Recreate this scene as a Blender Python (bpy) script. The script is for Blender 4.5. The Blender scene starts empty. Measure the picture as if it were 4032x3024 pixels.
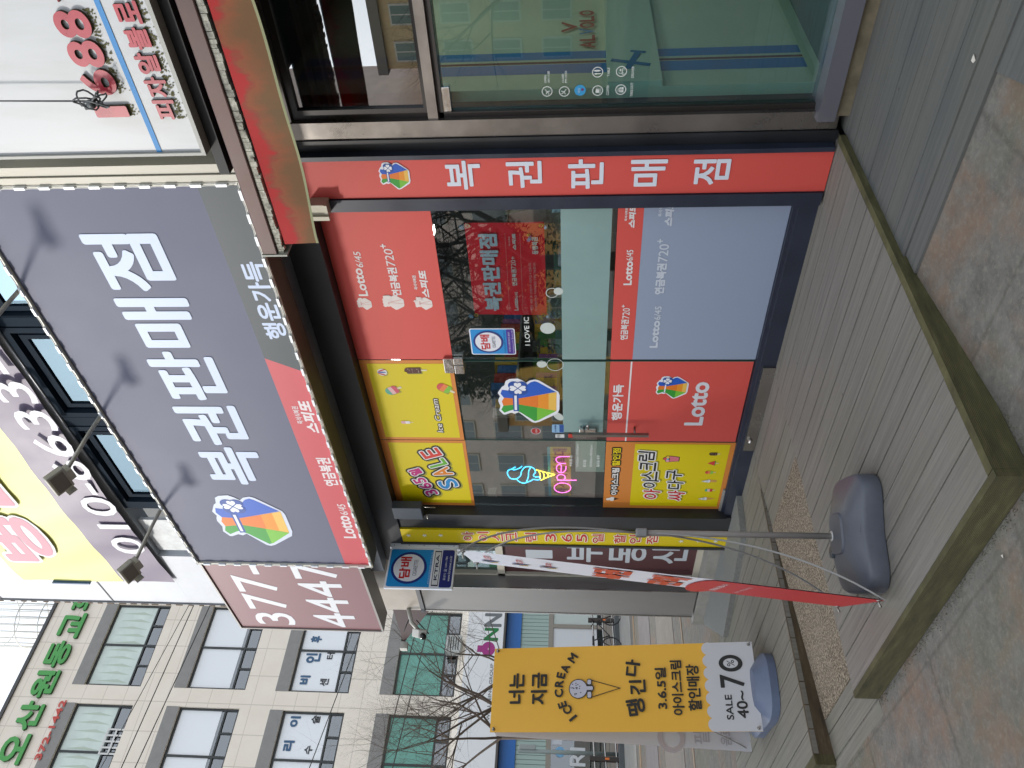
import bpy, math, random
from mathutils import Vector, Matrix
random.seed(7)
C = bpy.context.scene.collection
SC = bpy.context.scene
R = math.radians
# ------------------------------------------------------------------ camera (phone held sideways: world up points to the left of the frame)
HC = 1.36
FPX = 3106.0
cx = Vector((-0.05415508, 0.69152358, 0.72032102)).normalized()      # world X seen from the camera
cz = Vector((-0.99698265, 0.00273087, -0.07757671))
cz = (cz - cx * cz.dot(cx)).normalized()
cy = cz.cross(cx)
RM = Matrix((cx, cy, cz))                 # rows: world axes in camera space -> maps camera dir to world dir
cam_d = bpy.data.cameras.new('camera'); cam = bpy.data.objects.new('camera', cam_d); C.objects.link(cam)
cam_d.sensor_fit = 'HORIZONTAL'; cam_d.sensor_width = 36.0; cam_d.lens = FPX / 4032 * 36
cam_d.clip_start = 0.05; cam_d.clip_end = 2000
cam.matrix_world = Matrix.Translation((0, 0, HC)) @ RM.to_4x4()
SC.camera = cam
# ------------------------------------------------------------------ light
SUN_DIR = Vector((-0.50, -0.62, 0.45)).normalized()      # towards the sun
world = bpy.data.worlds.new('World'); SC.world = world; world.use_nodes = True
wn = world.node_tree.nodes; wl = world.node_tree.links
bg = wn['Background']
sky = wn.new('ShaderNodeTexSky'); sky.sky_type = 'NISHITA'; sky.sun_disc = False
sky.sun_elevation = math.asin(SUN_DIR.z); sky.sun_rotation = math.atan2(SUN_DIR.x, SUN_DIR.y)
sky.air_density = 1.4; sky.dust_density = 6.0; sky.ozone_density = 1.0
hs = wn.new('ShaderNodeHueSaturation'); hs.inputs['Saturation'].default_value = 0.22; hs.inputs['Value'].default_value = 1.0
wl.new(sky.outputs[0], hs.inputs['Color'])
mixw = wn.new('ShaderNodeMix'); mixw.data_type = 'RGBA'; mixw.inputs[0].default_value = 0.72
mixw.inputs[7].default_value = (8.8, 9.5, 10.6, 1)       # thin even cloud, same units as the sky texture
wl.new(hs.outputs[0], mixw.inputs[6]); wl.new(mixw.outputs[2], bg.inputs[0]); bg.inputs[1].default_value = 0.10
sun_d = bpy.data.lights.new('sun', 'SUN'); sun_d.energy = 1.75; sun_d.angle = R(6); sun_d.color = (1.0, 0.95, 0.88)
sun = bpy.data.objects.new('sun', sun_d); C.objects.link(sun); sun.rotation_euler = SUN_DIR.to_track_quat('Z', 'Y').to_euler()
SC.view_settings.view_transform = 'Standard'; SC.view_settings.look = 'None'
SC.view_settings.exposure = 0.82; SC.view_settings.gamma = 1.0
SC.cycles.max_bounces = 8; SC.cycles.transparent_max_bounces = 12; SC.cycles.caustics_reflective = False; SC.cycles.caustics_refractive = False

# ------------------------------------------------------------------ photo measuring: a pixel of the 4032x3024 photo onto a real plane
def ray(px, py):
    return RM @ Vector(((px - 2016) / FPX, (1512 - py) / FPX, -1.0))
class Pl:
    """a plane with origin o and in-plane axes u (right) and v (up); n points to the viewer"""
    def __init__(s, o, u, v):
        s.o = Vector(o); s.u = Vector(u).normalized(); s.v = Vector(v).normalized(); s.n = s.u.cross(s.v)
    def uv(s, px, py):
        r = ray(px, py); c = Vector((0, 0, HC)); t = (s.o - c).dot(s.n) / r.dot(s.n); p = c + r * t - s.o
        return (p.dot(s.u), p.dot(s.v))
    def pt(s, a, b, d=0): return s.o + s.u * a + s.v * b + s.n * d
def PY(y): return Pl((0, y, 0), (1, 0, 0), (0, 0, 1))
def PX(x): return Pl((x, 0, 0), (0, 1, 0), (0, 0, 1))
def zf(f, x, y): return (f[0] + x / f[2], f[1] + y / f[2])
def bx(pl, f, L, Rr, T, B):
    l = pl.uv(*zf(f, *L))[0]; r = pl.uv(*zf(f, *Rr))[0]; t = pl.uv(*zf(f, *T))[1]; b = pl.uv(*zf(f, *B))[1]
    return (l, b, r, t)
def gb(pl, f, x0, x1, y0, y1):
    mx = (x0 + x1) / 2; my = (y0 + y1) / 2
    return bx(pl, f, (mx, y1), (mx, y0), (x0, my), (x1, my))
S = (0, 0, 1.0)
f1 = (0, 700, 1.8433); f2 = (0, 1500, 1.8433); f3 = (700, 1300, 1.8433); f4 = (1100, 0, 1.8433); f5 = (2200, 0, 1.8433)
f6 = (1100, 700, 1.8433); f7 = (2200, 700, 1.8433); f8 = (1400, 1300, 2.765); f9 = (2100, 1400, 2.4578); f10 = (0, 2200, 2.013)
f11 = (900, 2200, 2.013); f12 = (1500, 1900, 2.212); f13 = (1800, 2400, 1.7015); f14 = (0, 0, 1.508); f15 = (1350, 1900, 3.0167)
f16 = (2050, 1350, 2.2111); f17 = (1650, 750, 2.3694); f18 = (1850, 2380, 2.5757); f19 = (2400, 1900, 1.8433)

# ------------------------------------------------------------------ materials
def lin(c): return tuple((x / 12.92 if x <= .04045 else ((x + .055) / 1.055) ** 2.4) for x in c)
def h(s): return lin(tuple(int(s[i:i + 2], 16) / 255 for i in (0, 2, 4)))
MATS = {}
def mat(name, col, rough=.6, metal=0.0, noise=None, bump=None, spec=.5, emit=None, stretch=None, streak=None):
    """noise=(scale, amount) varies the colour, bump=(scale, strength); coords are object space (world metres)"""
    if name in MATS: return MATS[name]
    m = bpy.data.materials.new(name); m.use_nodes = True; n = m.node_tree.nodes; l = m.node_tree.links
    p = n['Principled BSDF']; p.inputs['Base Color'].default_value = (*col, 1); p.inputs['Roughness'].default_value = rough
    p.inputs['Metallic'].default_value = metal; p.inputs['Specular IOR Level'].default_value = spec
    tc = n.new('ShaderNodeTexCoord'); src = tc.outputs['Object']
    if stretch:
        mp = n.new('ShaderNodeMapping'); mp.inputs['Scale'].default_value = stretch; l.new(src, mp.inputs['Vector']); src = mp.outputs['Vector']
    if noise:
        t = n.new('ShaderNodeTexNoise'); t.inputs['Scale'].default_value = noise[0]; t.inputs['Detail'].default_value = 6; t.inputs['Roughness'].default_value = .65
        l.new(src, t.inputs['Vector'])
        mr = n.new('ShaderNodeMapRange'); mr.inputs['From Min'].default_value = .3; mr.inputs['From Max'].default_value = .7
        mr.inputs['To Min'].default_value = 1 - noise[1]; mr.inputs['To Max'].default_value = 1 + noise[1]
        l.new(t.outputs[0], mr.inputs[0])
        mx = n.new('ShaderNodeVectorMath'); mx.operation = 'SCALE'; mx.inputs[0].default_value = col
        l.new(mr.outputs[0], mx.inputs['Scale']); l.new(mx.outputs[0], p.inputs['Base Color'])
        r2 = n.new('ShaderNodeMapRange'); r2.inputs['To Min'].default_value = max(.03, rough - .12); r2.inputs['To Max'].default_value = min(1, rough + .12)
        l.new(t.outputs[0], r2.inputs[0]); l.new(r2.outputs[0], p.inputs['Roughness'])
    if bump:
        t = n.new('ShaderNodeTexNoise'); t.inputs['Scale'].default_value = bump[0]; t.inputs['Detail'].default_value = 5
        l.new(src, t.inputs['Vector']); b = n.new('ShaderNodeBump'); b.inputs['Strength'].default_value = bump[1]; b.inputs['Distance'].default_value = .01
        l.new(t.outputs[0], b.inputs['Height']); l.new(b.outputs[0], p.inputs['Normal'])
    if emit:
        p.inputs['Emission Color'].default_value = (*col, 1); p.inputs['Emission Strength'].default_value = emit
    MATS[name] = m; return m
def ink(hexcol, rough=.5):
    return mat('print_' + hexcol, tuple(c * .76 for c in h(hexcol)), rough, spec=.35)
def glass(name, tint, refl=1.55, rough=0.0, add=0.0, gc=(.95, .98, 1)):
    if name in MATS: return MATS[name]
    m = bpy.data.materials.new(name); m.use_nodes = True; n = m.node_tree.nodes; l = m.node_tree.links; n.clear()
    o = n.new('ShaderNodeOutputMaterial'); mx = n.new('ShaderNodeMixShader'); tr = n.new('ShaderNodeBsdfTransparent'); tr.inputs[0].default_value = (*tint, 1)
    g = n.new('ShaderNodeBsdfGlossy'); g.inputs['Roughness'].default_value = rough; g.inputs[0].default_value = (*gc, 1)
    f0 = ((refl - 1) / (refl + 1)) ** 2
    lw = n.new('ShaderNodeLayerWeight'); pw_ = n.new('ShaderNodeMath'); pw_.operation = 'POWER'; pw_.inputs[1].default_value = 4.0; lw.inputs[0].default_value = .5; l.new(lw.outputs['Facing'], pw_.inputs[0])
    f = n.new('ShaderNodeMath'); f.operation = 'MULTIPLY_ADD'; f.inputs[1].default_value = 1 - f0; f.inputs[2].default_value = f0; l.new(pw_.outputs[0], f.inputs[0])
    ad = n.new('ShaderNodeMath'); ad.operation = 'ADD'; ad.inputs[1].default_value = add; ad.use_clamp = True
    l.new(f.outputs[0], ad.inputs[0]); l.new(ad.outputs[0], mx.inputs[0]); l.new(tr.outputs[0], mx.inputs[1]); l.new(g.outputs[0], mx.inputs[2]); l.new(mx.outputs[0], o.inputs[0])
    MATS[name] = m; return m

class NT:
    """tiny node-graph helper for the few hand-made materials"""
    def __init__(s, name):
        s.m = bpy.data.materials.new(name); s.m.use_nodes = True; s.n = s.m.node_tree.nodes; s.l = s.m.node_tree.links
        s.p = s.n['Principled BSDF']; tc = s.n.new('ShaderNodeTexCoord'); s.obj = tc.outputs['Object']; MATS[name] = s.m
    def map(s, sc=(1, 1, 1), loc=(0, 0, 0), rot=(0, 0, 0), src=None):
        m = s.n.new('ShaderNodeMapping'); m.inputs['Scale'].default_value = sc; m.inputs['Location'].default_value = loc; m.inputs['Rotation'].default_value = rot
        s.l.new(src or s.obj, m.inputs['Vector']); return m.outputs[0]
    def noise(s, scale, src=None, det=6, rough=.6):
        t = s.n.new('ShaderNodeTexNoise'); t.inputs['Scale'].default_value = scale; t.inputs['Detail'].default_value = det; t.inputs['Roughness'].default_value = rough
        s.l.new(src or s.obj, t.inputs['Vector']); return t.outputs[0]
    def vor(s, scale, src=None, feat='F1'):
        t = s.n.new('ShaderNodeTexVoronoi'); t.inputs['Scale'].default_value = scale; t.feature = feat
        s.l.new(src or s.obj, t.inputs['Vector']); return t.outputs[0]
    def ramp(s, src, stops):
        r = s.n.new('ShaderNodeValToRGB'); e = r.color_ramp.elements
        while len(e) < len(stops): e.new(.5)
        for q, (pos, c) in zip(e, stops): q.position = pos; q.color = (*(c if isinstance(c, tuple) else (c, c, c)), 1)
        s.l.new(src, r.inputs[0]); return r.outputs[0]
    def mix(s, fac, a, b, mode='MIX'):
        m = s.n.new('ShaderNodeMix'); m.data_type = 'RGBA'; m.blend_type = mode
        for i, v in ((0, fac), (6, a), (7, b)):
            if isinstance(v, (int, float)): m.inputs[i].default_value = v
            elif isinstance(v, tuple): m.inputs[i].default_value = (*v, 1)
            else: s.l.new(v, m.inputs[i])
        return m.outputs[2]
    def math(s, op, a, b=0.0, c=None):
        m = s.n.new('ShaderNodeMath'); m.operation = op
        for i, v in enumerate((a, b, c)):
            if v is None: continue
            if isinstance(v, (int, float)): m.inputs[i].default_value = v
            else: s.l.new(v, m.inputs[i])
        return m.outputs[0]
    def sep(s, src=None):
        x = s.n.new('ShaderNodeSeparateXYZ'); s.l.new(src or s.obj, x.inputs[0]); return x.outputs
    def bump(s, hgt, strength, dist=.01):
        b = s.n.new('ShaderNodeBump'); b.inputs['Strength'].default_value = strength; b.inputs['Distance'].default_value = dist
        s.l.new(hgt, b.inputs['Height']); s.l.new(b.outputs[0], s.p.inputs['Normal'])
    def out(s, col, rough=None):
        s.l.new(col, s.p.inputs['Base Color'])
        if isinstance(rough, (int, float)): s.p.inputs['Roughness'].default_value = rough
        elif rough is not None: s.l.new(rough, s.p.inputs['Roughness'])
        return s.m

# ------------------------------------------------------------------ mesh building
class MB:
    def __init__(s): s.v = []; s.f = []; s.mi = []; s.sm = []; s.m = 0; s.smooth = False
    def add(s, vs, fs):
        b = len(s.v); s.v += [tuple(q) for q in vs]
        for q in fs: s.f.append(tuple(b + i for i in q)); s.mi.append(s.m); s.sm.append(s.smooth)
        return s
    def box(s, x0, x1, y0, y1, z0, z1):
        x0, x1 = sorted((x0, x1)); y0, y1 = sorted((y0, y1)); z0, z1 = sorted((z0, z1))
        return s.add([(x0, y0, z0), (x1, y0, z0), (x1, y1, z0), (x0, y1, z0), (x0, y0, z1), (x1, y0, z1), (x1, y1, z1), (x0, y1, z1)],
              [(0, 3, 2, 1), (4, 5, 6, 7), (0, 1, 5, 4), (1, 2, 6, 5), (2, 3, 7, 6), (3, 0, 4, 7)])
    def obox(s, c, ax, ay, az, sx, sy, sz):
        c = Vector(c); ax = Vector(ax).normalized() * sx / 2; ay = Vector(ay).normalized() * sy / 2; az = Vector(az).normalized() * sz / 2
        vs = [c + ax * i + ay * j + az * k for k in (-1, 1) for j in (-1, 1) for i in (-1, 1)]
        return s.add(vs, [(0, 2, 3, 1), (4, 5, 7, 6), (0, 1, 5, 4), (1, 3, 7, 5), (3, 2, 6, 7), (2, 0, 4, 6)])
    def tube(s, pts, r, n=8, caps=True):
        pts = [Vector(p) for p in pts]; rs = r if isinstance(r, (list, tuple)) else [r] * len(pts); vs = []; fs = []
        prev = None
        for i, p in enumerate(pts):
            d = (pts[min(i + 1, len(pts) - 1)] - pts[max(i - 1, 0)]).normalized()
            a = prev if prev is not None else (Vector((0, 0, 1)) if abs(d.z) < .9 else Vector((1, 0, 0)))
            a = (a - d * a.dot(d));
            if a.length < 1e-6: a = d.orthogonal()
            a.normalize(); prev = a; b = d.cross(a)
            for k in range(n):
                t = 2 * math.pi * k / n; vs.append(p + (a * math.cos(t) + b * math.sin(t)) * rs[i])
        for i in range(len(pts) - 1):
            for k in range(n): fs.append((i * n + k, i * n + (k + 1) % n, (i + 1) * n + (k + 1) % n, (i + 1) * n + k))
        if caps: fs.append(tuple(range(n - 1, -1, -1))); fs.append(tuple((len(pts) - 1) * n + k for k in range(n)))
        o = s.smooth; s.smooth = True; s.add(vs, fs); s.smooth = o; return s
    def prism(s, poly, z0, z1):
        n = len(poly); vs = [(x, y, z0) for x, y in poly] + [(x, y, z1) for x, y in poly]
        return s.add(vs, [tuple(range(n - 1, -1, -1)), tuple(range(n, 2 * n))] + [(i, (i + 1) % n, n + (i + 1) % n, n + i) for i in range(n)])
    def rings(s, rings, cap=True):
        n = len(rings[0]); vs = [p for r_ in rings for p in r_]; fs = []
        for i in range(len(rings) - 1):
            for k in range(n): fs.append((i * n + k, i * n + (k + 1) % n, (i + 1) * n + (k + 1) % n, (i + 1) * n + k))
        if cap: fs.append(tuple(range(n - 1, -1, -1))); fs.append(tuple((len(rings) - 1) * n + k for k in range(n)))
        return s.add(vs, fs)
    def grid(s, fn, nu, nv):
        vs = [fn(i / nu, j / nv) for j in range(nv + 1) for i in range(nu + 1)]
        fs = [(j * (nu + 1) + i, j * (nu + 1) + i + 1, (j + 1) * (nu + 1) + i + 1, (j + 1) * (nu + 1) + i) for j in range(nv) for i in range(nu)]
        o = s.smooth; s.smooth = True; s.add(vs, fs); s.smooth = o; return s
    def disc(s, pl, a, b, r, d=0, n=24, ry=None):
        ry = ry or r
        return s.add([pl.pt(a + r * math.cos(2 * math.pi * k / n), b + ry * math.sin(2 * math.pi * k / n), d) for k in range(n)], [tuple(range(n))])
    def build(s, name, mats, parent=None, bevel=0):
        me = bpy.data.meshes.new(name)
        me.from_pydata(s.v, [], s.f); me.update()
        for m in (mats if isinstance(mats, (list, tuple)) else [mats]): me.materials.append(m)
        me.polygons.foreach_set('material_index', s.mi); me.polygons.foreach_set('use_smooth', s.sm)
        o = bpy.data.objects.new(name, me); C.objects.link(o)
        if parent is not None:
            o.parent = parent
            inv = Matrix.Translation(parent.location) if parent.type == 'EMPTY' else Matrix.Identity(4)
            o.matrix_parent_inverse = inv.inverted()
        if bevel:
            bv = o.modifiers.new('bevel', 'BEVEL'); bv.width = bevel; bv.segments = 2; bv.limit_method = 'ANGLE'; bv.angle_limit = R(40)
        return o
def tag(o, label, cat, group=None, kind=None):
    if label: o['label'] = label
    if cat: o['category'] = cat
    if group: o['group'] = group
    if kind: o['kind'] = kind
    return o
def thing(name, label, cat, loc=(0, 0, 0), group=None):
    o = bpy.data.objects.new(name, None); C.objects.link(o); o.location = loc; o.empty_display_size = .1
    return tag(o, label, cat, group)
def struct(o): o['kind'] = 'structure'; return o

# ------------------------------------------------------------------ flat artwork and lettering
_TX = {}
def glyphs(s, res=3):
    k = (s, res)
    if k in _TX: return _TX[k]
    cu = bpy.data.curves.new('t', 'FONT'); cu.body = s; cu.size = 1; cu.resolution_u = res
    o = bpy.data.objects.new('t', cu); C.objects.link(o)
    dg = bpy.context.evaluated_depsgraph_get(); me = bpy.data.meshes.new_from_object(o.evaluated_get(dg))
    v = [(q.co.x, q.co.y) for q in me.vertices]; f = [tuple(p.vertices) for p in me.polygons]
    bpy.data.objects.remove(o); bpy.data.meshes.remove(me); bpy.data.curves.remove(cu)
    _TX[k] = (v, f); return v, f
LE = .0009
class Art:
    def __init__(s, pl, le=.0009): s.pl = pl; s.b = MB(); s.mats = []; s.k = 0; s.le = le
    def _m(s, m):
        if isinstance(m, str): m = ink(m)
        if m not in s.mats: s.mats.append(m)
        s.b.m = s.mats.index(m)
    def poly(s, pts, m, L=0):
        s._m(m); s.k += 1; d = L * s.le + (s.k % 10) * .00001
        s.b.add([s.pl.pt(a, b, d) for a, b in pts], [tuple(range(len(pts)))])
    def rect(s, x0, z0, x1, z1, m, L=0): s.poly([(x0, z0), (x1, z0), (x1, z1), (x0, z1)], m, L)
    def rrect(s, x0, z0, x1, z1, r, m, L=0, n=5):
        p = []
        for cx_, cz_, a0 in ((x1 - r, z0 + r, -90), (x1 - r, z1 - r, 0), (x0 + r, z1 - r, 90), (x0 + r, z0 + r, 180)):
            for k in range(n + 1): t = R(a0 + 90 * k / n); p.append((cx_ + r * math.cos(t), cz_ + r * math.sin(t)))
        s.poly(p, m, L)
    def oval(s, a, b, r, m, L=0, ry=None, n=28, rot=0):
        ry = ry or r; cr, sr = math.cos(rot), math.sin(rot); p = []
        for k in range(n):
            x = r * math.cos(2 * math.pi * k / n); y = ry * math.sin(2 * math.pi * k / n); p.append((a + x * cr - y * sr, b + x * sr + y * cr))
        s.poly(p, m, L)
    def ring(s, a, b, r, w, m, L=0, n=28, ry=None):
        s._m(m); ry = ry or r; d = L * s.le; vs = []
        for k in range(n):
            t = 2 * math.pi * k / n; c_, s_ = math.cos(t), math.sin(t)
            vs += [s.pl.pt(a + (r - w) * c_, b + (ry - w) * s_, d), s.pl.pt(a + r * c_, b + ry * s_, d)]
        s.b.add(vs, [(2 * k, 2 * k + 1, (2 * k + 3) % (2 * n), (2 * k + 2) % (2 * n)) for k in range(n)])
    def line(s, p, q, w, m, L=0):
        dx, dy = q[0] - p[0], q[1] - p[1]; l = math.hypot(dx, dy) or 1; nx, ny = -dy / l * w / 2, dx / l * w / 2
        s.poly([(p[0] + nx, p[1] + ny), (p[0] - nx, p[1] - ny), (q[0] - nx, q[1] - ny), (q[0] + nx, q[1] + ny)], m, L)
    def pline(s, pts, w, m, L=0):
        for p, q in zip(pts, pts[1:]): s.line(p, q, w, m, L)
        for p in pts: s.oval(p[0], p[1], w / 2, m, L + .05, n=10)
    def text(s, t, box, m, L=1, bold=0.0, shear=0.0, rot=0.0, res=3, depth=0.0, dside=None, out=None):
        """fit string t in box=(x0,z0,x1,z1); bold and out (= extra rim width) in metres"""
        bold *= .58 * (.62 if t.isascii() else 1); x0, z0, x1, z1 = box; v, f = glyphs(t, res)
        if not v: return
        ax = min(q[0] for q in v); bx_ = max(q[0] for q in v); ay = min(q[1] for q in v); by = max(q[1] for q in v)
        ee = bold + (0 if out is None else 0); w = max(x1 - x0 - 2 * ee, .001); hh = max(z1 - z0 - 2 * ee, .001)
        sx = w / max(bx_ - ax, 1e-6); sy = hh / max(by - ay, 1e-6); cxx, czz = (x0 + x1) / 2, (z0 + z1) / 2; cr, sr = math.cos(rot), math.sin(rot)
        base = []
        for q in v:
            X = (q[0] - (ax + bx_) / 2) * sx; Yv = (q[1] - (ay + by) / 2) * sy; X += shear * Yv; base.append((cxx + X * cr - Yv * sr, czz + X * sr + Yv * cr))
        rad = bold + (out or 0)
        offs = [(0, 0)]
        if rad > 0:
            nn = 8 if rad < .006 else 12
            if rad > .03: nn = 16
            offs += [(rad * math.cos(2 * math.pi * k / nn), rad * math.sin(2 * math.pi * k / nn)) for k in range(nn)]
            if rad > .02: offs += [(rad * .5 * math.cos(2 * math.pi * k / 8), rad * .5 * math.sin(2 * math.pi * k / 8)) for k in range(8)]
        s._m(m)
        for i, (ox, oy) in enumerate(offs):
            d = L * s.le + i * .00001 + depth
            s.b.add([s.pl.pt(a + ox, b + oy, d) for a, b in base], f)
            if depth and dside:                        # raised letters get their sides
                cnt = {}
                for q in f:
                    for a_, b_ in zip(q, q[1:] + q[:1]):
                        k_ = (min(a_, b_), max(a_, b_)); cnt[k_] = cnt.get(k_, 0) + 1
                s._m(dside)
                ed = [k_ for k_, c_ in cnt.items() if c_ == 1]
                vs = []; fs = []
                for a_, b_ in ed:
                    i0 = len(vs)
                    for (aa, bb), dd in ((base[a_], 0), (base[b_], 0), (base[b_], d), (base[a_], d)): vs.append(s.pl.pt(aa + ox, bb + oy, dd))
                    fs.append((i0, i0 + 1, i0 + 2, i0 + 3))
                s.b.add(vs, fs); s._m(m)
    def star(s, a, b, r, m, L=1):
        p = []
        for k in range(10): t = R(90 + 36 * k); q = r if k % 2 == 0 else r * .42; p.append((a + q * math.cos(t), b + q * math.sin(t)))
        for k in range(5): s.poly([(a, b), p[2 * k - 1], p[2 * k], p[2 * k + 1]], m, L)
    def build(s, name, parent, label=None):
        o = s.b.build(name, s.mats, parent)
        if label: o['label'] = label
        return o

LP = PY(3.9)
def L_(pts): return [LP.uv(*p) for p in pts]
_lo = L_([(1962,1546),(1978.6,1522),(1987.7,1517),(1993,1499),(2007.6,1491.7),(2040,1489.9),(2058,1497),(2072.7,1506),(2087,1497),(2108.9,1493.5),(2124,1497.6),(2197.6,1542),(2203,1554),(2202,1612),(2194,1628),(2124,1660),(2108,1664),(2095,1661),(2043.8,1622),(2029,1628),(2014.8,1624),(1993,1631),(1984,1631),(1967.8,1614.6),(1973,1598),(1964,1578.5),(1966,1569),(1971.4,1560.4)])
_x0 = min(p[0] for p in _lo); _x1 = max(p[0] for p in _lo); _z0 = min(p[1] for p in _lo); _z1 = max(p[1] for p in _lo)
_lh = _z1 - _z0
def _n(pts): return [((a - (_x0 + _x1) / 2) / _lh, (b - (_z0 + _z1) / 2) / _lh) for a, b in L_(pts)]
LG = dict(out=_n([(1962,1546),(1978.6,1522),(1987.7,1517),(1993,1499),(2007.6,1491.7),(2040,1489.9),(2058,1497),(2072.7,1506),(2087,1497),(2108.9,1493.5),(2124,1497.6),(2197.6,1542),(2203,1554),(2202,1612),(2194,1628),(2124,1660),(2108,1664),(2095,1661),(2043.8,1622),(2029,1628),(2014.8,1624),(1993,1631),(1984,1631),(1967.8,1614.6),(1973,1598),(1964,1578.5),(1966,1569),(1971.4,1560.4)]),
 blue=_n([(1978,1534),(1973,1549),(1986,1565),(2042,1568),(2188.4,1542.3),(2118,1504),(2106,1500),(2090,1504),(2075,1515),(2030,1540)]),
 orange=_n([(1986,1565),(1978,1580),(1984,1596),(2043,1591),(2120,1604),(2120,1555),(2042,1568)]), yel=_n([(2120,1604),(2160,1611),(2160,1548),(2120,1555)]), yel2=_n([(2160,1611),(2190,1616.5),(2191,1543),(2160,1548)]),
 green=_n([(1984,1596),(1976,1612),(1988,1624),(2012,1615),(2023,1612),(2043,1591)]), green2=_n([(2023,1612),(2043,1591),(2115,1603),(2115,1655),(2106,1657),(2050,1622)]), lime=_n([(2115,1603),(2190,1617),(2120,1654),(2115,1655)]),
 band=_n([(2020,1551),(2043,1551),(2045,1617),(2024,1618)]), bandw=_n([(2026.5,1556),(2036,1556),(2037.5,1613),(2028,1613)]), clov=_n([(2040,1527)])[0])
def logo(art, box, L=2, mono=None, rim='f2f6ff'):
    x0, z0, x1, z1 = box; cx_, cz_ = (x0 + x1) / 2, (z0 + z1) / 2; hh = z1 - z0
    fx = (x1 - x0) / ((_x1 - _x0) / _lh * hh)
    T = lambda pts: [(cx_ + a * hh * fx, cz_ + b * hh) for a, b in pts]
    art.poly(T(LG['out']), mono or rim, L)
    if mono: 
        art.line(*T([(-.12, .22), (.2, .2)]), hh * .03, 'd45a55', L + 1); art.line(*T([(0, .18), (-.08, -.45)]), hh * .015, 'd45a55', L + 1); art.line(*T([(0.03, .18), (.2, -.4)]), hh * .015, 'd45a55', L + 1); return
    for k, c in (('blue', '1c5ecb'), ('orange', 'ee7f24'), ('yel', 'f49b25'), ('yel2', 'f6c65a'), ('green', '35a236'), ('green2', '35a236'), ('lime', '7cc93a'), ('band', '1c4fa6')): art.poly(T(LG[k]), c, L + 1)
    art.poly(T(LG['bandw']), 'f2f6ff', L + 2)
    c = T([LG['clov']])[0]; r = hh * .092
    for a in (45, 135, 225, 315):
        q = (c[0] + r * .95 * math.cos(R(a)), c[1] + r * .95 * math.sin(R(a))); art.oval(q[0], q[1], r * 1.02, '1c4fa6', L + 3, n=16)
    for a in (0, 90, 180, 270):
        ca, sa = math.cos(R(a)), math.sin(R(a))
        q = lambda u, v: (c[0] + r * (u * ca - v * sa), c[1] + r * (u * sa + v * ca))
        art.poly([q(.12, 0), q(.75, -.62), q(1.25, -.62), q(1.45, -.3), q(1.22, 0)], 'f4f8ff', L + 4); art.poly([q(.12, 0), q(1.22, 0), q(1.45, .3), q(1.25, .62), q(.75, .62)], 'f4f8ff', L + 4)

# ================================================================== ground
t = NT('stamped_concrete')
n1 = t.noise(1.1, det=8, rough=.7); n2 = t.noise(9, det=8, rough=.75); n3 = t.noise(46, det=5, rough=.7); n4 = t.noise(2.3, src=t.map(loc=(5, 9, 0)), det=7, rough=.7)
base = t.ramp(n2, [(.3, h('55534e')), (.5, h('6a6761')), (.72, h('7b7871'))])
org = t.ramp(n4, [(.48, 0.0), (.62, .62)]); grn = t.ramp(n1, [(.5, 0.0), (.64, .5)])
c = t.mix(org, base, h('7e6450')); c = t.mix(grn, c, h('5e604e'))
x, y, z = t.sep()
gx = t.math('ABSOLUTE', t.math('SUBTRACT', t.math('FRACT', t.math('MULTIPLY', t.math('ADD', x, t.math('MULTIPLY', n1, .05)), 1 / .92)), .5))
gy = t.math('ABSOLUTE', t.math('SUBTRACT', t.math('FRACT', t.math('MULTIPLY', t.math('ADD', y, t.math('MULTIPLY', n4, .05)), 1 / .62)), .5))
gr = t.ramp(t.math('MINIMUM', gx, gy), [(.004, 1.0), (.02, 0.0)])
c = t.mix(t.math('MULTIPLY', gr, .45), c, h('4a463e'))
c = t.mix(t.math('MULTIPLY', t.ramp(n3, [(.5, 0.0), (.7, 1.0)]), .32), c, h('979182'))
t.bump(t.math('ADD', t.math('MULTIPLY', n2, 1.0), t.math('MULTIPLY', n3, .5)), .5, .012); GROUND = t.out(c, .9)
t = NT('asphalt'); n1 = t.noise(60, det=5); n2 = t.noise(.6)
t.bump(n1, .4, .006); ASPH = t.out(t.mix(n2, t.ramp(n1, [(.3, .05), (.7, .1)]), (.09, .09, .09)), .92)
def board_mat(name, pitch, off, cols, moss, alongx=True):
    t = NT(name); x, y, z = t.sep()
    b = t.math('FLOOR', t.math('DIVIDE', t.math('SUBTRACT', y if alongx else x, off), pitch))
    wnz = t.n.new('ShaderNodeTexWhiteNoise'); wnz.noise_dimensions = '1D'; t.l.new(b, wnz.inputs['W'])
    comb = t.n.new('ShaderNodeCombineXYZ'); t.l.new(t.math('MULTIPLY', x, 1.6 if alongx else 60), comb.inputs[0]); t.l.new(t.math('MULTIPLY', y, 60 if alongx else 1.6), comb.inputs[1]); t.l.new(t.math('MULTIPLY', b, 3.7), comb.inputs[2])
    g = t.noise(1.0, src=comb.outputs[0], det=8, rough=.7); big = t.noise(1.3, det=6, rough=.65); fine = t.noise(40, det=5)
    c = t.ramp(g, [(.28, h(cols[0])), (.52, h(cols[1])), (.78, h(cols[2]))])
    c = t.mix(t.math('MULTIPLY', wnz.outputs[0], .25), c, h('767068'))
    c = t.mix(t.ramp(big, [(.42, 0.0), (.7, moss)]), c, h('6d6e55'))
    c = t.mix(t.math('MULTIPLY', t.ramp(fine, [(.6, 0.0), (.75, .5)]), .6), c, h('45423c'))
    nail = t.vor(3.1, feat='F1'); c = t.mix(t.ramp(nail, [(.012, .7), (.03, 0.0)]), c, h('302d28'))
    t.bump(g, .35, .004); return t.out(c, .8)
WOOD = board_mat('weathered_boards', .139, 1.69, ('5f5c57', '76726c', '89857e'), .25)
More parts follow.
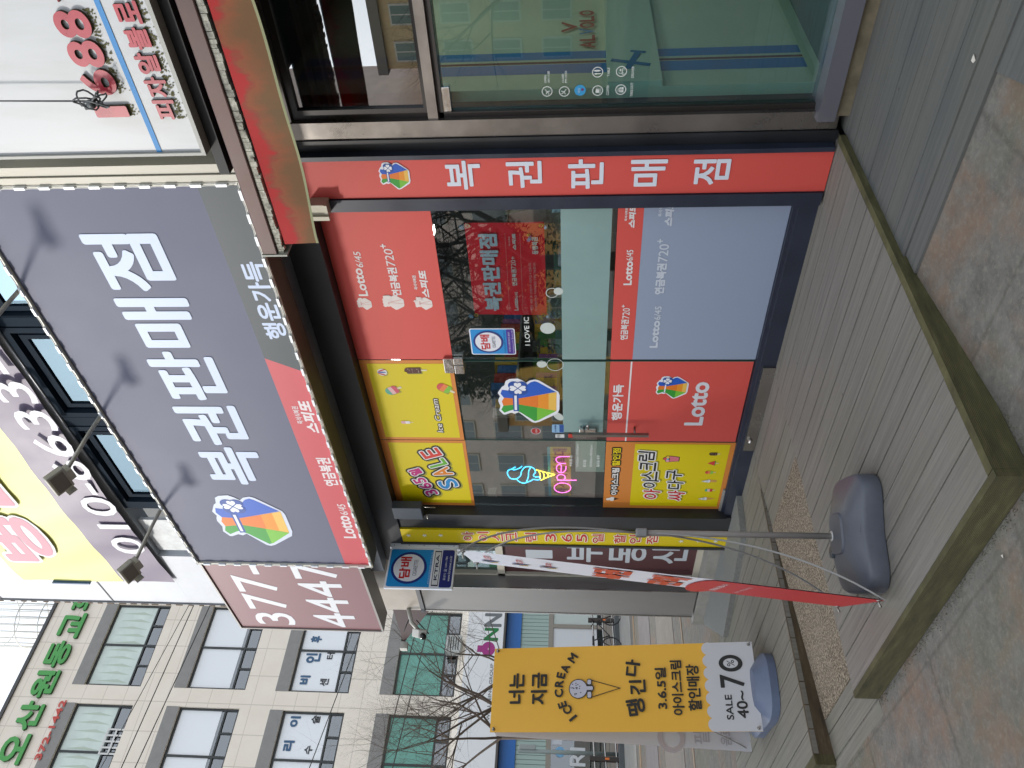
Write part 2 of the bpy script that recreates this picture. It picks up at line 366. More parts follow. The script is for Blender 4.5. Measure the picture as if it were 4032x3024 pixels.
WOOD2 = board_mat('damp_boards', .139, 1.66, ('5f5d55', '75726a', '88847b'), .33)
WOOD3 = board_mat('cold_grey_boards', .148, 2.66, ('474849', '595a59', '686764'), .2)
def ribbed(name, cols, dirty):
    t = NT(name); x, y, z = t.sep(); w = t.math('SINE', t.math('MULTIPLY', z, 2 * math.pi / .0062)); n = t.noise(5, src=t.map((1, 1, 6)), det=7, rough=.7)
    c = t.ramp(n, [(.3, h(cols[0])), (.55, h(cols[1])), (.8, h(cols[2]))]); c = t.mix(t.ramp(w, [(.0, 0.0), (1, .45)]), c, h(cols[0]))
    t.bump(w, .5, .0025); return t.out(c, .85)
RIB = ribbed('mossy_ribbed_board', ('38351f', '565232', '747050'), 1)
RIBB = ribbed('brown_ribbed_board', ('3d3324', '5a4d38', '786a50'), 1)
GZ = -.115
g = MB(); g.box(-600, 600, -600, 3.4, GZ - .5, GZ).build('sidewalk', GROUND); struct(bpy.data.objects['sidewalk'])
g = MB(); g.box(-600, -7.55, 3.4, 600, GZ - .5, GZ - .001); g.box(-7.55, 600, 3.4, 600, -.6, GZ - .003); struct(g.build('side_street', GROUND))
def deck(name, x0, x1, y0, y1, z, pitch, m, th=.028, cut=None, zf_=None):
    b = MB(); y = y0
    rnd = random.Random(hash(name) % 1000)
    while y < y1 - .01:
        ye = min(y + pitch - .005, y1)
        zz = z + rnd.uniform(-.0012, .0012)
        xa = x0
        b.box(xa, x1, y, ye - .003, zz - th, zz); y += pitch
    return struct(b.build(name, m))
bb = MB(); bb.box(-7, -2.17, 1.7, 3.9, -.2, -.05) if False else None
deck('deck', -3.885, -2.165, 1.69, 3.96, 0, .139, WOOD)
deck('side_deck', -7.0, -4.745, 1.66, 4.6, 0, .139, WOOD2)
b = MB(); b.box(-4.745, -3.89, 3.16, 4.0, -.028, -.001)
deck('deck_back', -4.743, -3.887, 3.56, 3.96, -.001, .139, WOOD); bpy.data.objects['deck_back'].name = 'deck.001'
b = MB(); b.box(-2.158, 9.0, 2.62, 4.0, -.12, -.02)
bb = MB(); y = 2.78
while y < 3.9: bb.box(-2.125, 9.0, y, min(y + .143, 3.93), -.075, -.03); y += .148
struct(bb.build('shop_deck', WOOD3))
bb = MB(); bb.box(-2.11, 9, 2.655, 2.776, -.1, -.036); struct(bb.build('deck_edge', WOOD3))
wz = lambda y: GZ + .001 + max(0, (y - 1.9) / .76) * .066
bb = MB(); bb.add([(-2.119, 1.9, wz(1.9)), (60, 1.9, wz(1.9)), (60, 2.656, wz(2.656)), (-2.119, 2.656, wz(2.656))], [(0, 1, 2, 3)]); struct(bb.build('sidewalk_rise', GROUND))
ap = [(-1.05, 2.0), (9, 2.0), (9, 2.654), (-1.262, 2.654), (-1.2, 2.35)]
bb = MB(); bb.add([(x_, y_, wz(y_) + .006) for x_, y_ in ap], [tuple(range(5))]); struct(bb.build('deck_apron', WOOD3))
# ribbed riser boards
bb = MB(); bb.box(-2.16, -2.12, 1.655, 3.80, -.112, .003); struct(bb.build('deck_riser', RIB))
bb = MB(); bb.box(-3.885, -2.118, 1.622, 1.652, -.112, .002); struct(bb.build('deck_riser', RIB))
bb = MB(); bb.box(-3.883, -2.163, 1.655, 1.688, -.03, .0015); bb.box(-2.163, -2.118, 1.653, 3.5, -.02, .0065) if False else None; struct(bb.build('deck_edge', WOOD))
bb = MB(); bb.box(-4.765, -4.747, 1.63, 3.5, -.14, .002); struct(bb.build('deck_riser', RIBB))
bb = MB(); bb.box(-7.0, -4.745, 1.60, 1.655, -.14, .001); struct(bb.build('deck_riser', RIB))
bb = MB(); bb.box(-2.11, -2.0, 2.3, 2.64, GZ, -.06)
# dirt and grass line along the foot of the riser
rnd = random.Random(3); bb = MB()
for k in range(1500):
    if rnd.random() < .6: px = rnd.uniform(-3.9, -2.1); py = 1.62 - abs(rnd.gauss(0, .018))
    else: py = rnd.uniform(1.65, 2.6); px = -2.118 + abs(rnd.gauss(0, .014))
    s_ = rnd.uniform(.002, .007); a = rnd.uniform(0, 6.3); hh = rnd.uniform(.001, .007)
    bb.add([(px, py, GZ - .001), (px + s_ * math.cos(a), py + s_ * math.sin(a), GZ - .001), (px + s_ * .5 * math.sin(a), py - s_ * .6, GZ + hh)], [(0, 1, 2)])
tag(bb.build('moss_tufts', mat('moss_dirt', h('625c44'), .95)), 'dark moss and dirt along the foot of the deck board', 'moss', kind='stuff')
# ramp between the two decks with its granular mat
def rz(y): return -.112 * max(0.0, min(1.0, (3.56 - y) / 1.9))
bb = MB()
for k in range(14):
    ya, yb = 1.63 + k * .1385, 1.63 + k * .1385 + .134
    bb.add([(-4.745, ya, rz(ya)), (-3.888, ya, rz(ya)), (-3.888, yb, rz(yb)), (-4.745, yb, rz(yb))], [(0, 1, 2, 3)])
    bb.add([(-4.745, yb, rz(yb)), (-3.888, yb, rz(yb)), (-3.888, yb, -.16), (-4.745, yb, -.16)], [(0, 1, 2, 3)])
bb.add([(-4.747, 1.62, rz(1.62)), (-3.888, 1.62, rz(1.62)), (-3.888, 1.50, GZ - .002), (-4.747, 1.50, GZ - .002)], [(0, 3, 2, 1)])
struct(bb.build('deck_ramp', WOOD2))
t = NT('curly_vinyl_mat'); n1 = t.noise(95, det=3); n2 = t.noise(3)
t.bump(n1, .9, .006); MATM = t.out(t.mix(t.ramp(n2, [(.4, 0.0), (.7, .3)]), t.ramp(n1, [(.38, h('40382e')), (.5, h('74695a')), (.62, h('a0947f'))]), h('8d8577')), .9)
bb = MB(); ya, yb = 1.84, 3.15; th = .009
P8 = [(-4.72, ya), (-3.9, ya), (-3.9, yb), (-4.72, yb)]
bb.add([(x, y, rz(y) + .001) for x, y in P8] + [(x, y, rz(y) + th) for x, y in P8], [(3, 2, 1, 0), (4, 5, 6, 7), (0, 1, 5, 4), (1, 2, 6, 5), (2, 3, 7, 6), (3, 0, 4, 7)])
tag(bb.build('floor_mat', MATM), 'beige and brown curly vinyl mat laid on the deck ramp', 'mat')

# ================================================================== the building
BLK = mat('black_painted_steel', h('1d2024'), .42, noise=(3, .35))
BLK2 = mat('dark_navy_frame', h('262c3a'), .38, noise=(4, .2))
GREY = mat('grey_sheet_metal', h('747a82'), .35, .4, noise=(2.5, .3))
CLAD = mat('dirty_white_cladding', h('b2b7be'), .45, noise=(1.7, .12))
CLADB = mat('stained_bronze_cladding', h('a9a39a'), .35, .3, noise=(1.2, .25))
ALU = mat('brushed_aluminium_panel', h('8b8a88'), .36, .55, noise=(1.1, .12), stretch=(1, 1, .3))
STEEL = mat('stainless_steel', h('a7a49f'), .25, .95, noise=(3, .1))
JOINT = mat('joint_grey', h('6e7074'), .7)
WG = glass('window_glass', (.62, .72, .72), 1.6, add=.03)
SG = glass('shop_glass', (.86, .92, .90), 1.75, add=.09)
bd = thing('commercial_building', 'commercial building with white panels, metal column and dark windows over the row of shops', 'building', (-4, 5, 0))
# upper wall: second-floor window band between z 4.7 and 5.5
b = MB(); b.box(-7.5, 3.0, 3.92, 4.1, 5.42, 8.6); b.box(-7.5, -6.55, 3.92, 4.1, 4.4, 5.419); b.build('upper_wall', CLAD, bd)
b = MB(); b.box(-7.5, 3.0, 3.95, 4.1, 2.9, 4.62); b.box(-7.5, -6.6, 4.11, 12, 4.4, 8.6); b.build('wall', CLADB, bd)
b = MB()
for x in (-7.5,): b.box(x - .001, x + .012, 3.905, 3.922, 3.9, 8.6)
for z_ in (5.02, 6.28, 7.55): b.box(-7.5, -6.9, 3.914, 3.922, z_ - .006, z_ + .006)
b.build('panel_joint', JOINT, bd)
rnd = random.Random(5); CLIP = mat('rusty_clip', h('6b5a48'), .8)
for k in range(34):
    z_ = 3.9 + k * .125 + rnd.uniform(-.01, .01); b = MB(); b.box(-7.516, -7.499, 3.9, 3.925, z_, z_ + rnd.uniform(.04, .075)); b.build('edge_clip', CLIP, bd)
# second floor windows (dark frames, blue-green glass)
FR = mat('dark_teal_window_frame', h('1b2631'), .8, noise=(3, .2), spec=.1); RM_ = mat('dim_room', h('28323c'), .9)
for (xa, xb) in ((-6.55, -5.75), (-5.7, -4.62), (-4.5, -3.55), (-3.5, -2.55), (-2.5, -1.5)):
    b = MB()
    if xa < -6.3:
        wpn = MB(); wpn.box(-6.5, -5.98, 3.96, 3.99, 4.5, 5.40).build('panel', mat('peeling_white_board', h('bfc3c4'), .6, noise=(9, .25)), bd); 
        continue
    b.box(xa, xb, 3.93, 3.99, 5.36, 5.42); b.box(xa, xa + .05, 3.93, 3.99, 4.5, 5.36); b.box(xb - .05, xb, 3.93, 3.99, 4.5, 5.36); b.box(xa, xb, 3.93, 3.99, 4.44, 4.5); b.box(xa + .09, xb - .09, 3.955, 3.985, 5.28, 5.33); b.box(xa + .09, xa + .13, 3.955, 3.985, 4.5, 5.28); b.box(xb - .13, xb - .09, 3.955, 3.985, 4.5, 5.28)
    w = b.build('window', FR, bd); pn = MB(); pn.add([(xa + .05, 3.97, 4.5), (xb - .05, 3.97, 4.5), (xb - .05, 3.97, 5.36), (xa + .05, 3.97, 5.36)], [(0, 1, 2, 3)]); pn.build('pane', glass('sky_window_glass', (.4, .52, .6), 1.7, add=.10, gc=(.42, .60, .72)), w)
b = MB(); b.box(-5.75, -5.70, 3.93, 4.1, 4.4, 5.42); [b.box(x_, x_ + .1, 3.935, 4.1, 4.4, 5.42) for x_ in (-4.61, -3.54, -2.54)]; b.build('window_post', FR, bd)
b = MB(); b.box(-6.0, 3, 4.9, 5.0, 4.2, 5.6); b.box(-6.0, 3, 4.1, 5, 4.3, 4.35); b.build('inner_wall', mat('dim_blue_room', h('86a6b8'), .8), bd)
b = MB(); b.box(-6.0, -4.5, 3.93, 4.06, 4.62, 5.42) if False else None
# column with metal panels at the corner, ground floor
b = MB(); b.box(-7.47, -6.975, 3.9, 4.09, .16, 2.88); col = b.build('corner_column', ALU, bd)
b = MB(); b.box(-7.475, -7.46, 3.893, 3.9, .16, 2.88); b.box(-6.978, -6.97, 3.89, 3.9, .16, 2.88)
b.build('trim', STEEL, col)
b = MB(); b.box(-7.48, -5.9, 3.9, 4.3, 2.93, 3.9); b.build('column_head', CLADB, bd)
b = MB(); b.box(-7.485, -6.9, 3.88, 4.32, 2.885, 2.925); b.build('column_band', JOINT, bd)
b = MB(); b.box(-7.6, -5.3, 3.88, 4.5, -.1, .145); b.build('plinth', mat('concrete_plinth', h('85847e'), .8, noise=(6, .2), bump=(30, .2)), bd)
b = MB(); b.prism([(-7.5, 3.88), (-5.3, 3.88), (-5.4, 3.50), (-6.62, 3.27), (-7.45, 3.80)], -.05, .045); b.build('threshold_slab', mat('grey_granite', h('747673'), .6, noise=(40, .2)), bd)
# the neighbour's shopfront with brown lettered panel, set back
b = MB(); b.box(-6.97, -5.6, 4.04, 4.1, .145, .20); b.box(-6.97, -5.6, 4.03, 4.1, 2.03, 2.10); b.box(-6.97, -6.935, 4.03, 4.1, .20, 2.88); b.build('shop_frame', mat('cream_frame', h('b5b1a2'), .5), bd)
b = MB(); b.box(-6.93, -5.6, 4.07, 4.075, 2.10, 2.9); b.build('shop_window', WG, bd)
b = MB(); [b.box(-6.93, -6.1, 4.15, 4.17, 2.15 + k * .12, 2.19 + k * .12) for k in range(6)]; b.box(-6.95, -6.1, 4.3, 4.32, .1, 2.9); b.build('window_cover', mat('grey_blind', h('70787a'), .7), bd)
bp = PY(4.06); a = Art(bp); a.rect(-6.935, .20, -5.6, 2.03, '5a383b'); zs = [bp.uv(v, 2200)[1] for v in (2072, 2176, 2232, 2372, 2397, 2543, 2563, 2704)]
xl = bp.uv(2300, 2212)[0]; W_ = .33
for ch, z1_, z0_ in (('1', zs[0], zs[1]), ('부', zs[2], zs[3]), ('동', zs[4], zs[5]), ('산', zs[6], zs[7])): a.text(ch, (xl + (.05 if ch == '1' else 0), z0_, xl + (.2 if ch == '1' else W_), z1_), 'c9d2da', 2, bold=.014)
a.build('panel_lettering', bd)
# dark soffit, grey fascia and header over the shops
b = MB(); b.box(-6.33, -2.14, 3.68, 3.86, 3.085, 3.4); b.build('fascia', GREY, bd)
b = MB(); b.box(-6.33, -2.14, 3.80, 3.97, 2.878, 3.084); b.build('header', BLK, bd)
b = MB(); b.box(-6.05, -6.02, 3.79, 3.95, .0, 2.9); b.box(-6.04, -5.60, 3.82, 4.0, .0, 2.879); b.box(-5.60, -5.585, 3.80, 3.95, .09, 2.879); b.build('pier', BLK, bd)
b = MB(); b.box(-2.50, -2.115, 3.84, 4.3, .0, 2.879); b.box(-2.54, -2.50, 3.84, 4.0, .0, 2.879)
b.m = 1; b.box(-2.535, -2.456, 3.79, 3.839, .012, 2.879); b.box(-2.206, -2.18, 3.785, 3.839, .012, 2.879); b.build('pier', [BLK, BLK2], bd)
b = MB(); b.box(-5.59, -2.53, 3.84, 3.97, .0, .105); b.box(-5.585, -2.53, 3.87, 3.96, .105, .128); b.build('threshold', BLK2, bd)
b = MB(); b.box(-4.72, -3.84, 3.828, 3.84, .0, .085); b.build('kick_plate', STEEL, bd)

# -------- lottery shopfront glazing
sf = thing('lottery_shopfront', 'glazed lottery shopfront in red, grey and yellow film with a glass door', 'shopfront', (-4.05, 3.9, .1))
def pane(x0, x1, z0, z1, par, name='pane', m=SG, y=3.9): b = MB(); b.box(x0, x1, y, y + .01, z0, z1); return b.build(name, m, par)
wn1 = pane(-3.826, -2.545, .13, 2.875, sf, 'window'); wn2 = pane(-5.583, -4.712, .13, 2.875, sf, 'window'); tr_ = pane(-4.705, -3.834, 2.205, 2.875, sf, 'transom')
dr = pane(-4.700, -3.846, .135, 2.192, sf, 'door')
EDG = mat('green_glass_edge', h('3f5a52'), .2)
b = MB(); b.box(-3.846, -3.842, 3.896, 3.914, .135, 2.192); b.box(-4.704, -4.700, 3.896, 3.914, .135, 2.192); b.build('glass_edge', EDG, dr)
CHR = mat('polished_chrome', (.62, .60, .57), .22, 1.0, bump=(14, .4))
b = MB(); b.box(-3.94, -3.80, 3.872, 3.894, 2.195, 2.265); b.box(-3.94, -3.80, 3.872, 3.894, 2.265, 2.30) if False else None; b.box(-3.86, -3.80, 3.873, 3.895, 2.125, 2.195); b.box(-3.945, -3.866, 3.87, 3.895, 2.125, 2.192); b.build('hinge', CHR, dr, bevel=.004)
b = MB(); b.tube([(-4.645, 3.83, 1.17), (-4.645, 3.83, .66)], .0125, 10) if False else None
hp = PY(3.82); q0 = hp.uv(*zf(f9, 375, 765)); q1 = hp.uv(*zf(f9, 1115, 775))
b = MB(); b.box(q0[0] - .012, q0[0] + .012, 3.808, 3.832, q1[1], q0[1]); 
for zz in (q0[1] - .09, q1[1] + .1): b.tube([(q0[0], 3.832, zz), (q0[0], 3.895, zz)], .008, 8)
b.build('door_handle', mat('brushed_pull_bar', h('87837e'), .35, .9), dr)
lp_ = hp.uv(*zf(f9, 525, 800)); b = MB(); b.box(lp_[0] - .045, lp_[0] + .045, 3.865, 3.9, lp_[1] - .062, lp_[1] + .062); b.tube([(lp_[0] + .06, 3.86, lp_[1] + .0), (lp_[0] + .12, 3.845, lp_[1])], .012, 8); b.build('door_lock', CHR, dr, bevel=.008)
fl = PY(3.83); fp = fl.uv(*zf(f9, 2055, 815)); b = MB(); b.tube([(fp[0], 3.826, .055), (fp[0], 3.80, .055)], [.018, .012], 12); b.build('door_stop', CHR, sf)
FP = PY(3.8975)
# printed films
a = Art(FP)
RED = 'de5850'; YEL = 'e3d000'; ORG = 'dd8a3c'
a.rect(-3.826, 2.2, -2.545, 2.874, RED)
for bxs in ((565, 670, 870, 957), (750, 905, 850, 957), (985, 1110, 865, 957)): logo(a, gb(FP, f6, *bxs), 2, mono='f0e6e2')
for k in range(9): a.oval(*FP.uv(*zf(f6, 775 + 14 * (k % 3) * 1.2 - 10, 865 + 13 * (k // 3) * 1.2 - 3)), .012 - .001 * (k // 3), 'f0e6e2', 5)
for zx, zy in ((1000, 870), (985, 893), (1030, 885)): a.star(*FP.uv(*zf(f6, zx, zy)), .014, 'f0e6e2', 5)
W0 = 'f0ecec'
a.text('Lotto', bx(FP, f6, (600, 857), (570, 655), (552, 750), (622, 750)), W0, 2, bold=.007); a.text('6/45', bx(FP, f6, (585, 648), (555, 535), (548, 590), (598, 590)), W0, 2, bold=.0015, shear=.15)
a.text('연금복권', bx(FP, f6, (848, 857), (810, 650), (800, 750), (870, 750)), W0, 2, bold=.004); a.text('720', bx(FP, f6, (845, 640), (785, 515), (768, 580), (832, 580)), W0, 2, bold=.0008, shear=.1); a.text('+', gb(FP, f6, 732, 772, 478, 512), W0, 2, bold=.003)
a.text('즉석식복권', bx(FP, f6, (995, 810), (980, 708), (972, 760), (998, 760)), W0, 2, bold=.0012); a.text('스피또', bx(FP, f6, (1080, 865), (1040, 670), (1020, 765), (1080, 765)), W0, 2, bold=.005, shear=.18)
a.build('red_film', wn1)
a = Art(FP); a.rect(-3.826, .957, -2.545, 1.106, RED)
a.text('연금복권', gb(FP, f7, 449, 505, 1028, 1175), W0, 2, bold=.003); a.text('720', gb(FP, f7, 463, 515, 945, 1022), W0, 2, bold=.0008); a.text('+', gb(FP, f7, 457, 480, 920, 942), W0, 2, bold=.002)
a.text('Lotto', gb(FP, f7, 474, 535, 604, 778), W0, 2, bold=.007); a.text('6/45', gb(FP, f7, 492, 540, 522, 600), W0, 2, bold=.0015)
a.text('즉석식복권', gb(FP, f7, 480, 500, 218, 312), W0, 2, bold=.001); a.text('스피또', gb(FP, f7, 508, 560, 185, 360), W0, 2, bold=.005, shear=.15)
a.rect(-3.826, .131, -2.545, .9565, '9aa8c0', 0)
W2 = 'd3dce8'
a.text('Lotto', bx(FP, f7, (715, 1232), (735, 1035), (668, 1130), (728, 1130)), W2, 2, bold=.009); a.text('6/45', bx(FP, f7, (715, 1030), (715, 932), (695, 980), (743, 980)), W2, 2, bold=.002)
a.text('연금복권', bx(FP, f7, (740, 845), (740, 620), (703, 735), (775, 735)), W2, 2, bold=.005); a.text('720', bx(FP, f7, (770, 610), (770, 480), (725, 550), (795, 550)), W2, 2, bold=.001); a.text('+', gb(FP, f7, 715, 757, 443, 475), W2, 2, bold=.002)
a.text('즉석식복권', bx(FP, f7, (730, 280), (745, 158), (727, 220), (755, 220)), W2, 2, bold=.001); a.text('스피또', bx(FP, f7, (820, 347), (830, 158), (770, 255), (836, 255)), W2, 2, bold=.006, shear=.15)
a.build('grey_film', wn1)
FROST = mat('frosted_film', h('7f9a98'), .32, noise=(1.5, .08))
for par, x0, x1 in ((wn1, -3.826, -2.545), (dr, -4.60, -3.85)):
    a = Art(FP); a.rect(x0, 1.138, x1, 1.437, FROST); a.build('frosted_strip', par)
# door film
a = Art(FP); a.rect(-4.70, .136, -3.846, 1.106, RED)
za = FP.uv(*zf(f9, 950, 55))[1]; a.rect(-4.70, za - .007, -3.846, za + .004, 'f2f2f4', 1)
a.text('행운가득', bx(FP, f9, (840, 625), (850, 278), (764, 450), (868, 450)), 'f2f2f4', 2, bold=.005)
logo(a, gb(FP, f9, 1187, 1500, 198, 415), 2); a.text('Lotto', bx(FP, f9, (1640, 675), (1640, 255), (1490, 465), (1675, 465)), 'e6e9f0', 2, bold=.017)
a.build('red_film', dr)
a = Art(FP); logo(a, bx(FP, S, (2080, 1664), (2080, 1490), (1962, 1580), (2204, 1580)), 2)
q = FP.uv(*zf(f8, 1962, 1096)); a.oval(*q, .038, 'c9d4dc', 1); a.oval(q[0], q[1], .033, 'b02a26', 2); a.text('복권판매점', (q[0] - .024, q[1] - .012, q[0] + .024, q[1] + .002), 'f2f2f2', 3)
q = gb(FP, f16, 273, 378, 710, 780); a.rrect(*q, .008, '8fb9dd', 1); a.rect(q[0] + .004, q[1] + .003, q[2] - .004, q[1] + .035, '2455a0', 2); a.text('노매점', (q[0] + .008, q[1] + .06, q[2] - .008, q[3] - .02), '1f4a94', 3, bold=.001)
q = gb(FP, f16, 303, 380, 795, 825); a.rect(*q, 'dfe3e3', 1); a.text('미세요', (q[0] + .003, q[1] + .03, q[2] - .003, q[3] - .01), '26282c', 2)
q = gb(FP, f16, 415, 455, 793, 825); a.rect(*q, 'c63a2c', 1)
a.build('door_sticker', dr)
# yellow films
a = Art(FP); a.rect(-4.705, 2.205, -3.834, 2.873, ORG); a.rect(*gb(FP, f8, 88, 1100, 345, 1155)[:1], 2.235, -3.865, 2.815, YEL, 1) if False else a.rect(-4.675, 2.235, -3.868, 2.822, YEL, 1)
def popsicle(a, cx_, cz_, w, hh, rot, cols, stick='e6dfc0', bite=False, sh=True):
    if sh: w *= 1.25; hh *= 1.25
    c_, s_ = math.cos(rot), math.sin(rot); T = lambda pts: [(cx_ + u * c_ - v * s_, cz_ + u * s_ + v * c_) for u, v in pts]
    def cap(w, z0, z1, dx=0, dz=0):
        p = [(-w / 2 + dx, z0 + dz), (w / 2 + dx, z0 + dz)]
        for k in range(9): t = math.pi * k / 8; p.append((w / 2 * math.cos(t) + dx, z1 - w * .45 + w * .45 * math.sin(t) + dz))
        return p
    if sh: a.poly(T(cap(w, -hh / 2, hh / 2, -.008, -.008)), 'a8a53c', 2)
    a.poly(T([(-w * .12, -hh * .85), (w * .12, -hh * .85), (w * .12, -hh * .45), (-w * .12, -hh * .45)]), stick, 3)
    n_ = len(cols); zs_ = [-hh / 2 + hh * k / n_ for k in range(n_ + 1)]
    for k in range(n_):
        if k == n_ - 1: a.poly(T(cap(w, zs_[k], hh / 2)), cols[k], 4)
        elif k == 0: r = w * .15; a.poly(T([(-w / 2, zs_[1]), (-w / 2, zs_[0] + r), (-w / 2 + r, zs_[0]), (w / 2 - r, zs_[0]), (w / 2, zs_[0] + r), (w / 2, zs_[1])]), cols[k], 4)
        else: a.poly(T([(-w / 2, zs_[k]), (w / 2, zs_[k]), (w / 2, zs_[k + 1]), (-w / 2, zs_[k + 1])]), cols[k], 4)
    if n_ == 1:
        rr = random.Random(4)
        for k in range(12):
            u, v = rr.uniform(-.36, .36) * w, rr.uniform(-.42, .42) * hh; q = T([(u, v)])[0]; an = rr.uniform(0, 3); a.line((q[0] - w * .05 * math.cos(an), q[1] - w * .05 * math.sin(an)), (q[0] + w * .05 * math.cos(an), q[1] + w * .05 * math.sin(an)), w * .045, 'e8dcc6', 5)
        q = T([(-w * .35, hh * .47)])[0]; a.oval(q[0], q[1], w * .22, YEL, 6)
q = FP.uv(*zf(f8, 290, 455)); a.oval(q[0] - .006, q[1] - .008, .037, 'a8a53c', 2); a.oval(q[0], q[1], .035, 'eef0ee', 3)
for k, c in ((0, 'c8433b'), (1, '2f63b8'), (2, 'c8433b')): a.oval(q[0] + .019 - .019 * k, q[1] + .003 * k, .006, c, 4, ry=.032, rot=.35 - .35 * k)
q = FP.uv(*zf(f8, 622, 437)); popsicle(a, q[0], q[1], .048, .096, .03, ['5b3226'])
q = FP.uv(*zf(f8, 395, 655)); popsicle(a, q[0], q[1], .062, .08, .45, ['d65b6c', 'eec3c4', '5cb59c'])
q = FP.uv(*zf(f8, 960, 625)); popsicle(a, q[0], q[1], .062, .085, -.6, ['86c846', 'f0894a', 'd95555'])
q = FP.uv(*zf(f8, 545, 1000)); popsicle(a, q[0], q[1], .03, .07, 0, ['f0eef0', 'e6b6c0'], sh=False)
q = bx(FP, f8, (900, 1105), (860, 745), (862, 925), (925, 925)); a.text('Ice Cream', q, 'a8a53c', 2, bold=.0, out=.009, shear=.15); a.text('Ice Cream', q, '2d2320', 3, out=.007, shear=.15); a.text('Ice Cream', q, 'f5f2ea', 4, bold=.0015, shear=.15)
a.build('yellow_film', tr_)
a = Art(FP); a.rect(-5.583, 2.2, -4.712, 2.873, ORG); a.rect(-5.545, 2.225, -4.742, 2.815, YEL, 1)
def bubble(a, ch, c, w, hh, col, rot=.38, L=3, o1=.025, o2=.010, sh=True, bold=.005):
    q = (c[0] - w / 2, c[1] - hh / 2, c[0] + w / 2, c[1] + hh / 2)
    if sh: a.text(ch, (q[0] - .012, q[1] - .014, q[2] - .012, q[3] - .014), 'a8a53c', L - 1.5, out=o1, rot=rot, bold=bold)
    a.text(ch, q, '1b1c20', L, out=o1, rot=rot, bold=bold); a.text(ch, q, 'eef0f0', L + 1, out=o2, rot=rot, bold=bold); a.text(ch, q, col, L + 2, rot=rot, bold=bold)
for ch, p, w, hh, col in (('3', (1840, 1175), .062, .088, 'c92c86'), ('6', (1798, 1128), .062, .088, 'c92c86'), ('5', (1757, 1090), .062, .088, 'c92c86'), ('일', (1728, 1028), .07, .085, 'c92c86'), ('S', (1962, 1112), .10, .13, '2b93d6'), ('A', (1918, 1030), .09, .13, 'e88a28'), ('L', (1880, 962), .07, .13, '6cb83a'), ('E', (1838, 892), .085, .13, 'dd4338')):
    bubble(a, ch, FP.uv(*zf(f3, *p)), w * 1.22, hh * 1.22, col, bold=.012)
a.build('yellow_film', wn2)
a = Art(FP); a.rect(-5.583, .126, -4.712, 1.107, ORG); a.rect(-5.545, .165, -4.735, .885, YEL, 1)
def sticker(a, s_, q, col, o1=.012, o2=.006, bold=.002, L=3, shear=.1, rim='f2f2f0', back='20201f'):
    if back: a.text(s_, q, back, L, out=o1, shear=shear, bold=bold)
    a.text(s_, q, rim, L + 1, out=o2, shear=shear, bold=bold); a.text(s_, q, col, L + 2, bold=bold, shear=shear)
sticker(a, '아이스크림', bx(FP, f9, (800, 1345), (810, 1085), (755, 1215), (825, 1215)), 'f4f2ee', .010, .0, .004, shear=0); sticker(a, '할인점', bx(FP, f9, (830, 1065), (820, 893), (765, 980), (842, 980)), 'ecd600', .010, .0, .004, shear=0, rim='ecd600')
q = FP.uv(*zf(f9, 770, 1385)); a.poly([(q[0] - .02, q[1] - .005), (q[0] + .018, q[1] - .005), (q[0], q[1] - .05)], '2a2420', 2); [a.oval(q[0] + dx, q[1] + dz, .017, 'f2f0ea', 3) for dx, dz in ((-.012, .008), (.012, .006), (0, .024), (-.004, .04))]
def big(ch, zx0, zx1, zy0, zy1, col, bold=.004):
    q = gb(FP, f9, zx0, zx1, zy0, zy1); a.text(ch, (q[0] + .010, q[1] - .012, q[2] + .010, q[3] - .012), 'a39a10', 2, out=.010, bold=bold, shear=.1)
    a.text(ch, q, 'f2f2f0', 3, out=.010, bold=bold, shear=.1); a.text(ch, q, col, 4, bold=bold, shear=.1)
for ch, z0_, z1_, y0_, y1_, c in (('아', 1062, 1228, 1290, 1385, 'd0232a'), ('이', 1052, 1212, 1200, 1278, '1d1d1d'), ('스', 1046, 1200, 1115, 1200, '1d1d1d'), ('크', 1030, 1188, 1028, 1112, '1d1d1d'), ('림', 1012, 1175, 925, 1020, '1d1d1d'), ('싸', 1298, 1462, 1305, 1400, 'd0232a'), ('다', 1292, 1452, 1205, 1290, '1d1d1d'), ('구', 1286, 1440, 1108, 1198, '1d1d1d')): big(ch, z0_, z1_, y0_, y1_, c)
q = FP.uv(*zf(f9, 1350, 1000)); a.poly([(q[0] - .038, q[1] + .03), (q[0] - .028, q[1] - .052), (q[0] + .028, q[1] - .052), (q[0] + .042, q[1] + .03)], '2a2a2c', 2); a.poly([(q[0] - .032, q[1] + .024), (q[0] - .023, q[1] - .046), (q[0] + .023, q[1] - .046), (q[0] + .036, q[1] + .024)], 'e07b86', 3)
for dx, dz, c in ((-.022, .04, 'f3a6b0'), (.0, .045, '7cc3e6'), (.024, .04, 'f0c85a'), (.004, .06, 'e0525a')): a.oval(q[0] + dx, q[1] + dz, .018, '2a2a2c', 2.5); a.oval(q[0] + dx, q[1] + dz, .014, c, 4)
def cone(a, q, s_, waffle=False):
    if waffle: a.poly([(q[0] - .017 * s_, q[1]), (q[0] - .012 * s_, q[1] - .055 * s_), (q[0] + .012 * s_, q[1] - .055 * s_), (q[0] + .017 * s_, q[1])], 'd9a45c', 3)
    else: a.poly([(q[0] - .018 * s_, q[1]), (q[0], q[1] - .075 * s_), (q[0] + .018 * s_, q[1])], 'd9a45c', 3)
    for k in range(4): a.oval(q[0], q[1] + (.006 + .015 * k) * s_, (.021 - .005 * k) * s_, 'eef0f2' if k % 2 == 0 else 'cfd6dd', 4 + k, ry=.012 * s_)
cone(a, FP.uv(*zf(f9, 1670, 1382)), 1.0); cone(a, FP.uv(*zf(f9, 1705, 1212)), 1.0, True)
